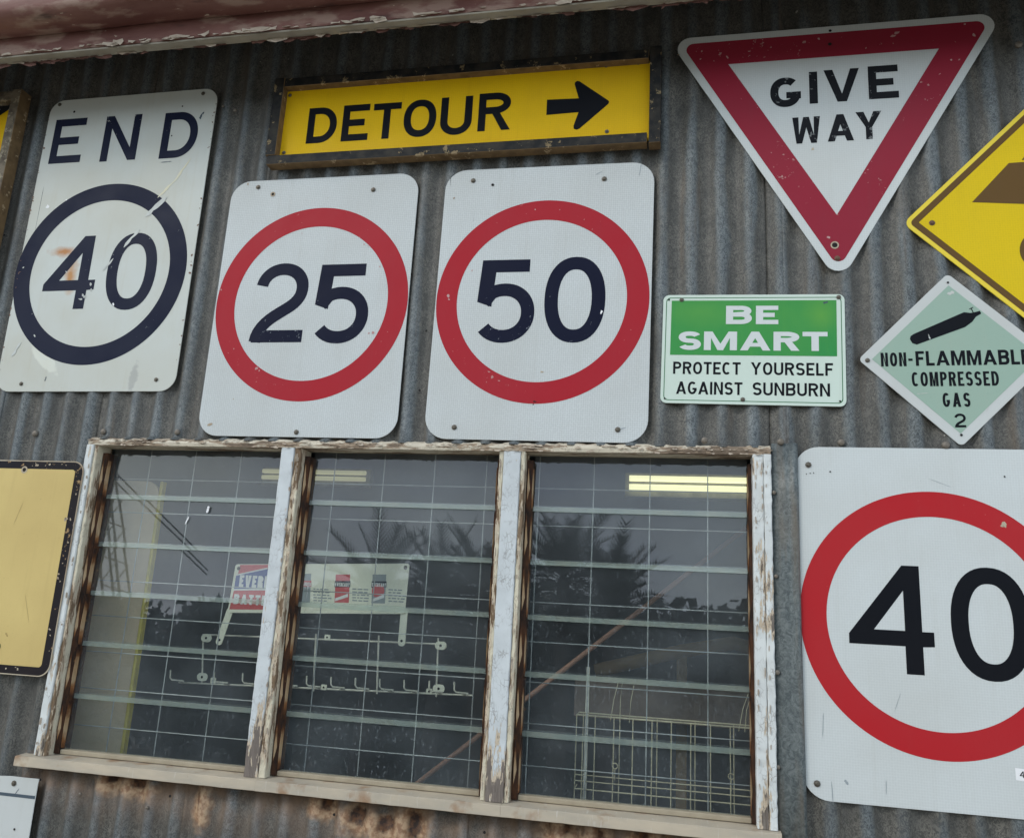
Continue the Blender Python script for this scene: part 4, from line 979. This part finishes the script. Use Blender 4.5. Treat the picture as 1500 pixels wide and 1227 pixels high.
word(mb, 'AGAINST', -.187, -.022, -.1230, -.0895, .0057, Y1, **kw); word(mb, 'SUNBURN', .003, .188, -.1225, -.0890, .0057, Y1, **kw); mb.letters('letter', M['black'], s)
for x, z in ((-.179, .1335), (.212, .139), (-.021, -.1345)): bolt(s, x, z, s=.8)
for x, z in ((-.212, .134), (-.215, -.136), (.211, -.134)): hole(s, x, z, .0025)
chips(s, [(.182, .126, .007), (.176, .124, .005)], -.0009, M['slate'], 4)
# gas diamond
s = sign('gas_diamond_sign', .6563, .6521+EYE, 'pale teal diamond sign reading NON-FLAMMABLE COMPRESSED GAS 2 with a black cylinder', .0093, cat='sign')
dm = lambda h: [(h, 0), (0, h), (-h, 0), (0, -h)]
plate(rpoly(dm(.2203), .012), M['white_plain'], s)
mb = MB(); mb.flat(dm(.1885), Y1); mb.build('teal_panel', M['teal'], s)
mb = MB(); body = [(-.088, .0635), (.030, .117), (.044, .1145), (.052, .1155), (.066, .1195), (.0685, .112), (.056, .1045), (.047, .092), (.030, .0785), (-.083, .0355), (-.093, .0395), (-.098, .050), (-.096, .058)]
mb.flat(body, Y2); stroke(mb, [(.051, .114), (.0465, .127)], .0022, Y2-.0001); stroke(mb, [(.0425, .1245), (.0515, .1290)], .002, Y2-.0002)
mb.build('cylinder_picture', M['black'], s)
mb = MB(); word(mb, 'NON-', -.168, -.095, -.0195, .016, .0060, Y2, gap=.0045, rel={'-': .42}); word(mb, 'FLAMMABLE', -.088, .168, -.0190, .0185, .0070, Y2, gap=.0038, rel={'M': .9, 'A': .86})
word(mb, 'COMPRESSED', -.100, .094, -.0710, -.0350, .0058, Y2, gap=.0042); word(mb, 'GAS', -.034, .027, -.1230, -.0880, .0058, Y2, gap=.006); put(mb, '2', -.0115, -.1735, .025, .034, .0056, Y2); mb.letters('letter', M['black'], s)
bolt(s, -.199, -.003, s=.8); hole(s, -.001, .196, .0028); hole(s, .001, -.192, .0032); hole(s, .199, 0, .003)
mb = MB(); ragged(mb, [(-.092, -.09), (-.065, -.088)], .0012, -.0009, .4, 2); ragged(mb, [(.06, -.135), (.066, -.125)], .001, -.0009, .3, 3); ragged(mb, [(-.055, .062), (-.052, .048)], .0025, -.0012, .7, 4); ragged(mb, [(-.005, .166), (.012, .170)], .008, -.0009, .4, 9); tag(mb.build('scratch', M['scrape'], s), kind='stuff')
# yellow diamond at the right edge
HD = .53; s = sign('yellow_diamond_sign', .5575+HD, 2.6125, 'large yellow diamond warning sign with brown symbol, cut by the right edge', 0, y=-.001)
plate(rpoly(dm(HD), .022), M['yellow_edge'], s)
mb = MB(); a = rpoly(dm(HD-.015), .012); mb.flat(a, Y1); mb.build('border', M['olive'], s)
mb = MB(); mb.flat(dm(HD-.0375), Y2); mb.build('yellow_panel', M['yellow2'], s)
ox, oz = s.location.x, s.location.z
mb = MB(); mb.flat([(.7225-ox, 2.6625-oz), (.815-ox, 2.7665-oz), (1.15-ox, 2.775-oz), (1.30-ox, 2.70-oz), (1.30-ox, 2.61-oz)], -.0012, ()); mb.flat([(.845-ox, 2.773-oz), (1.10-ox, 2.781-oz), (1.05-ox, 2.85-oz), (.90-ox, 2.85-oz)], -.0013)
mb.flat(circle(.055, 32, .876-ox, 2.525-oz), -.0014); mb.flat(circle(.055, 32, 1.2-ox, 2.52-oz), -.0014); mb.build('symbol', M['olive'], s)
bolt(s, .626-ox, 2.610-oz, mat='rust_bolt')
# detour, in its own timber box
s = empty('detour_sign', (-.645, 0, 3.012), 'yellow DETOUR sign with black arrow pointing right, in a worn black timber frame', 'road sign')
X0, X1, Z0, Z1 = -.588, .588, -.1465, .1465
plate([(X0+.02, Z0+.02), (X1-.02, Z0+.02), (X1-.02, Z1-.02), (X0+.02, Z1-.02)], M['yellow'], s, 'plate', .003, y=-.012)
lw = .033
for nm, (a, b, c_, d, f) in {'top': (X0+lw, X1-lw, Z1-.030, Z1, 0), 'bot': (X0+.006, X1-.035, Z0, Z0+.030, 0), 'l': (X0, X0+lw, Z0+.0305, Z1+.002, .002), 'r': (X1-.030, X1+.002, Z0-.004, Z1+.006, .003)}.items():
    mb = MB(); mb.box(a, b, -.037-f, -.001, c_, d)
    o = add('frame_member', mb.v, mb.f, [M['raw_frame'], M['dark_frame']], s)
    for p in o.data.polygons:
        if p.normal.y < -.5 or (nm in 'rl' and abs(p.normal.x) > .5 and (p.normal.x > 0) == (nm == 'r')) : p.material_index = 1
    bevel(o, .0012, 1)
mb = MB(); kk = dict(y=-.0125)
for ch, x0, x1, z0, z1 in (('D', -1.119, -1.024, 2.943, 3.064), ('E', -1.006, -.921, 2.943, 3.065), ('T', -.909, -.821, 2.943, 3.063), ('O', -.811, -.710, 2.942, 3.066), ('U', -.697, -.601, 2.941, 3.067), ('R', -.582, -.485, 2.947, 3.071)):
    put(mb, ch, x0+.645, z0-3.012, x1-x0, z1-z0, .0225, -.0125)
mb.letters('letter', M['black'], s)
mb = MB(); mb.flat([(-.380+.645, -.026), (-.287+.645, -.024), (-.300+.645, -.066), (-.299+.645, -.076), (-.291+.645, -.0795), (-.283+.645, -.077), (-.203+.645, -.004), (-.2005+.645, .002), (-.203+.645, .007), (-.288+.645, .0765), (-.295+.645, .078), (-.301+.645, .073), (-.301+.645, .066), (-.288+.645, .021), (-.380+.645, .0235)], -.0125); mb.build('arrow', M['black'], s)
for px, py in ((425, 140), (888, 97), (935, 93), (416, 224), (889, 193)): x, z = W(px, py, -.012); bolt(s, x+.645, z-3.012, y=-.0128, s=.8)
# framed yellow sign at the far left
fx, fz = W(31, 136, -.045); x0 = fx-.95
s = empty('framed_yellow_sign', (fx-.47, 0, 2.86), 'yellow and black sign in weathered timber frame at the upper left edge', 'road sign')
lx = .47
plate([(-lx+.01, -.32), (lx-.01, -.32), (lx-.01, .32), (-lx+.01, .32)], M['yellow'], s, 'plate', .003, y=-.012)
mb = MB(); mb.flat([(lx-.29, .14), (lx-.036, .305), (lx-.036, .315), (-lx+.02, .315), (-lx+.02, .14)], -.0125); mb.build('black_corner', M['black_worn'], s)
mb = MB(); mb.box(lx-.034, lx, -.046, -.001, -.37, .335)
o = add('frame_member', mb.v, mb.f, [M['raw_frame'], M['grey_frame']], s)
for p in o.data.polygons:
    if p.normal.y < -.5: p.material_index = 1
bevel(o, .0012, 1)
mb = MB(); mb.box(-lx, lx-.036, -.042, -.001, .300, .333); bevel(mb.build('frame_member', M['grey_frame'], s), .0012, 1)
mb = MB(); mb.box(-lx, lx-.036, -.042, -.001, -.365, -.335); bevel(mb.build('frame_member', M['grey_frame'], s), .0012, 1)
# faded yellow sign left of the window
s = empty('faded_yellow_sign', (-2.087, -.018, 1.652), 'blank faded yellow sign with chipped black border beside the window', 'road sign')
plate(rrect(.80, .60, .035), M['cream'], s)
mb = MB(); mb.flat(rrect(.794, .594, .033), Y1); mb.build('border', M['black_chipped'], s)
mb = MB(); mb.flat(rrect(.746, .550, .010), Y2); mb.build('yellow_panel', M['tan'], s)
hole(s, .202, .272, .006, y=-.0014, worn=1.8); hole(s, .220, -.229, .013, y=-.0014)
chips(s, [(.388-.02, .13, .010), (.372, .134, .008), (.385, .132, .006)], -.0013, M['cream'], 3)
chips(s, [(.378+random.uniform(-.008, .012), random.uniform(-.28, .28), random.uniform(.002, .006)) for _ in range(14)]+[(random.uniform(.22, .36), random.choice((.285, -.285))+random.uniform(-.008, .008), random.uniform(.002, .005)) for _ in range(16)], -.0006, M['cream'], 31)
mb = MB(); ragged(mb, [(.15, .10), (.135, .06), (.14, .04)], .003, -.0012, .5, 3); ragged(mb, [(.03, .03), (.16, .06)], .0012, -.0012, .4, 4); ragged(mb, [(.10, -.02), (.12, .05), (.15, .09)], .0010, -.0012, .4, 8); ragged(mb, [(.22, .18), (.20, .11)], .0014, -.0012, .4, 9); ragged(mb, [(.28, -.08), (.31, -.16)], .0012, -.0012, .4, 10); ragged(mb, [(.24, -.19), (.25, -.2)], .005, -.0012, .4, 11); tag(mb.build('scratch', M['tan_scratch'], s), kind='stuff')
# white sign bottom left
s = empty('white_board_sign', (-1.97, -.008, .78), 'white board with thin slate blue line at the lower left corner', 'sign')
rr_ = random.Random(4); P = [(-.3, -.32), (.298, -.32)]+[(.300+rr_.uniform(-.002, .001), -.30+.60*k/14) for k in range(15)]+[(.30-.6*k/20, .313+rr_.uniform(-.003, .0005)) for k in range(21)]
P = [p for p in P]; plate(P, M['white_plain'], s, edge=.0002)
mb = MB(); mb.flat([(-.3, .263), (.297, .263), (.297, .271), (-.3, .271)], -.0006); mb.build('blue_line', M['slate'], s)
mb = MB(); mb.flat([(-.3, .248), (.24, .248), (.24, .10), (-.3, .10)][::-1], -.0005)
bolt(s, .226, .296); hole(s, .252, .185, .003)
mb = MB(); ragged(mb, [(.235, .270), (.245, .285)], .002, -.0007, .5, 3); tag(mb.build('scratch', M['slate'], s), kind='stuff')

# ------------------------------------------------------------------ what the louvres mirror: palms, trees and a crane across the yard
def palm(x, y, h, cr, label, seed):
    r_ = random.Random(seed); t = empty('palm_tree', (x, y, 0), label, 'palm', group='palms across the yard, mirrored in the louvres')
    mb = MB(); mb.tube([(0, 0, 0), (.05, 0, h*.5), (0, .05, h)], .17, 9, r1=.11); mb.build('trunk', M['bark'], t)
    mb = MB()
    for k in range(40):
        az = k*2.399+r_.uniform(-.2, .2); el = R(r_.uniform(8, 88) if k > 10 else r_.uniform(-35, 15)); L_ = cr*r_.uniform(.8, 1.2)
        pts = []
        for q in range(11):
            u = q/10; rr = L_*u*math.cos(el*(1-.2*u)); zz = L_*u*math.sin(el)-L_*.38*u*u*math.cos(el)
            pts.append(Vector((rr*math.cos(az), rr*math.sin(az), h+zz)))
        mb.tube(pts, .012, 4, r1=.004); side = Vector((-math.sin(az), math.cos(az), 0))
        for q in range(2, 11):
            for w_ in (0, .5):
              p = pts[q]-(pts[q]-pts[q-1])*w_; d = (pts[q]-pts[q-1]).normalized()
              for sg in (-1, 1):
                l = .42*cr*(1-.55*(q/10))*r_.uniform(.8, 1.1); e = p+(side*sg*.75+d*.75+Vector((0, 0, .22))).normalized()*l
                b = len(mb.v); mb.v += [tuple(p-d*.028), tuple(p+d*.028), tuple(e)]; mb.f.append((b, b+1, b+2))
    mb.build('crown', M['palm_leaf'], t); return t
palm(-5.1, -11.6, 2.95, 1.3, 'leftmost palm in the mirror image of the middle bay', 1)
palm(-4.15, -12.3, 3.15, 1.25, 'second palm from the left in the mirror image', 2)
palm(-3.35, -12.0, 3.25, 1.25, 'palm mirrored at the right side of the middle bay', 3)
palm(-1.95, -12.2, 3.5, 1.35, 'tallest palm, mirrored at the left of the right bay', 4)
palm(-1.1, -11.8, 2.95, 1.25, 'short palm mirrored low in the right bay', 5)
def tree(x, y, h, r, label, seed):
    h *= .90; r_ = random.Random(seed); t = empty('tree', (x, y, 0), label, 'tree', group='dark trees across the yard, mirrored in the louvres')
    mb = MB(); mb.tube([(0, 0, 0), (.1, 0, h*.3), (0, .1, h*.7)], .22, 8, r1=.08)
    for k in range(4): a = k*1.6; mb.tube([(0, 0, h*.35), (math.cos(a)*r*.5, math.sin(a)*r*.5, h*.65)], .08, 6, r1=.03)
    mb.build('trunk', M['bark'], t)
    cl = [Vector((r_.gauss(0, r*.42), r_.gauss(0, r*.35), r_.uniform(.02, .88)*h)) for _ in range(44)]; mb = MB()
    for c0 in cl:
        for _ in range(120):
            d = Vector((r_.gauss(0, 1), r_.gauss(0, 1), r_.gauss(0, .8))); d = d/max(d.length, .01)*r*.30*r_.random()**.4; p = c0+d
            if p.z < .05: continue
            a = Vector((r_.gauss(0, 1), r_.gauss(0, 1), r_.gauss(0, 1))).normalized(); bb = a.cross(Vector((r_.gauss(0, 1), r_.gauss(0, 1), 1))).normalized()
            s_ = .17*r_.uniform(.6, 1.3); b = len(mb.v); mb.v += [tuple(p-a*s_), tuple(p+bb*s_*.6), tuple(p+a*s_), tuple(p-bb*s_*.6)]; mb.f.append((b, b+1, b+2, b+3))
    mb.build('crown', M['leaf'], t); return t
for i, (x, y, h, r) in enumerate([(-18.5, -18, 3.3, 2.3), (-15.5, -17, 3.6, 2.3), (-12.2, -18, 3.9, 2.4), (-9.4, -17, 4.1, 2.4), (-6.6, -16.5, 4.1, 2.3), (-3.8, -16.5, 4.2, 2.3), (-1.2, -16, 4.0, 2.2), (1.4, -16.5, 4.2, 2.2), (4.0, -17, 3.9, 2.4), (6.8, -17, 4.2, 2.4)]):
    tree(x, y, h, r, ['low', 'rounded', 'broad', 'full', 'dense', 'dark', 'ragged', 'bushy', 'squat', 'outermost'][i]+' dark tree across the yard, number %s of the row mirrored in the glass' % ['one', 'two', 'three', 'four', 'five', 'six', 'seven', 'eight', 'nine', 'ten'][i], 30+i)
cr_ = empty('lattice_crane', (-19.0, -25.5, 0), 'lattice boom of a crane mirrored in the upper left louvres', 'crane')
A0 = Vector((.0, .5, 2.0)); A1 = Vector((-3.4, .5, 10.5)); ax = (A1-A0).normalized(); sd = Vector((ax.z, 0, -ax.x))*.36; dp = Vector((0, .35, 0))
mb = MB()
for s1 in (-1, 1):
    for s2 in (-1, 1): mb.tube([A0+sd*s1+dp*s2, A1+sd*s1*.7+dp*s2*.7], .045, 6)
mb.build('boom_chord', M['crane'], cr_)
mb = MB()
for k in range(16):
    p = A0+(A1-A0)*(k/16); q = A0+(A1-A0)*((k+1)/16); sg = 1 if k % 2 else -1
    for s2 in (-1, 1): mb.tube([p+sd*sg+dp*s2, q-sd*sg+dp*s2], .022, 5)
mb.build('lattice_brace', M['crane'], cr_)
for o_ in (0, .22): mb = MB(); mb.tube([A1+Vector((0, 0, -.6-o_*1.5)), Vector((2.35, .5, 5.75-o_*.7))], .03, 5); mb.build('cable', M['crane'], cr_)
mb = MB(); mb.box(-.9, 1.3, -.7, 1.7, .6, 2.3); bevel(mb.build('cab', M['crane'], cr_), .1)
mb = MB(); mb.box(-1.4, 1.8, -1.0, 2.0, .0, .6); bevel(mb.build('track', M['crane'], cr_), .15)
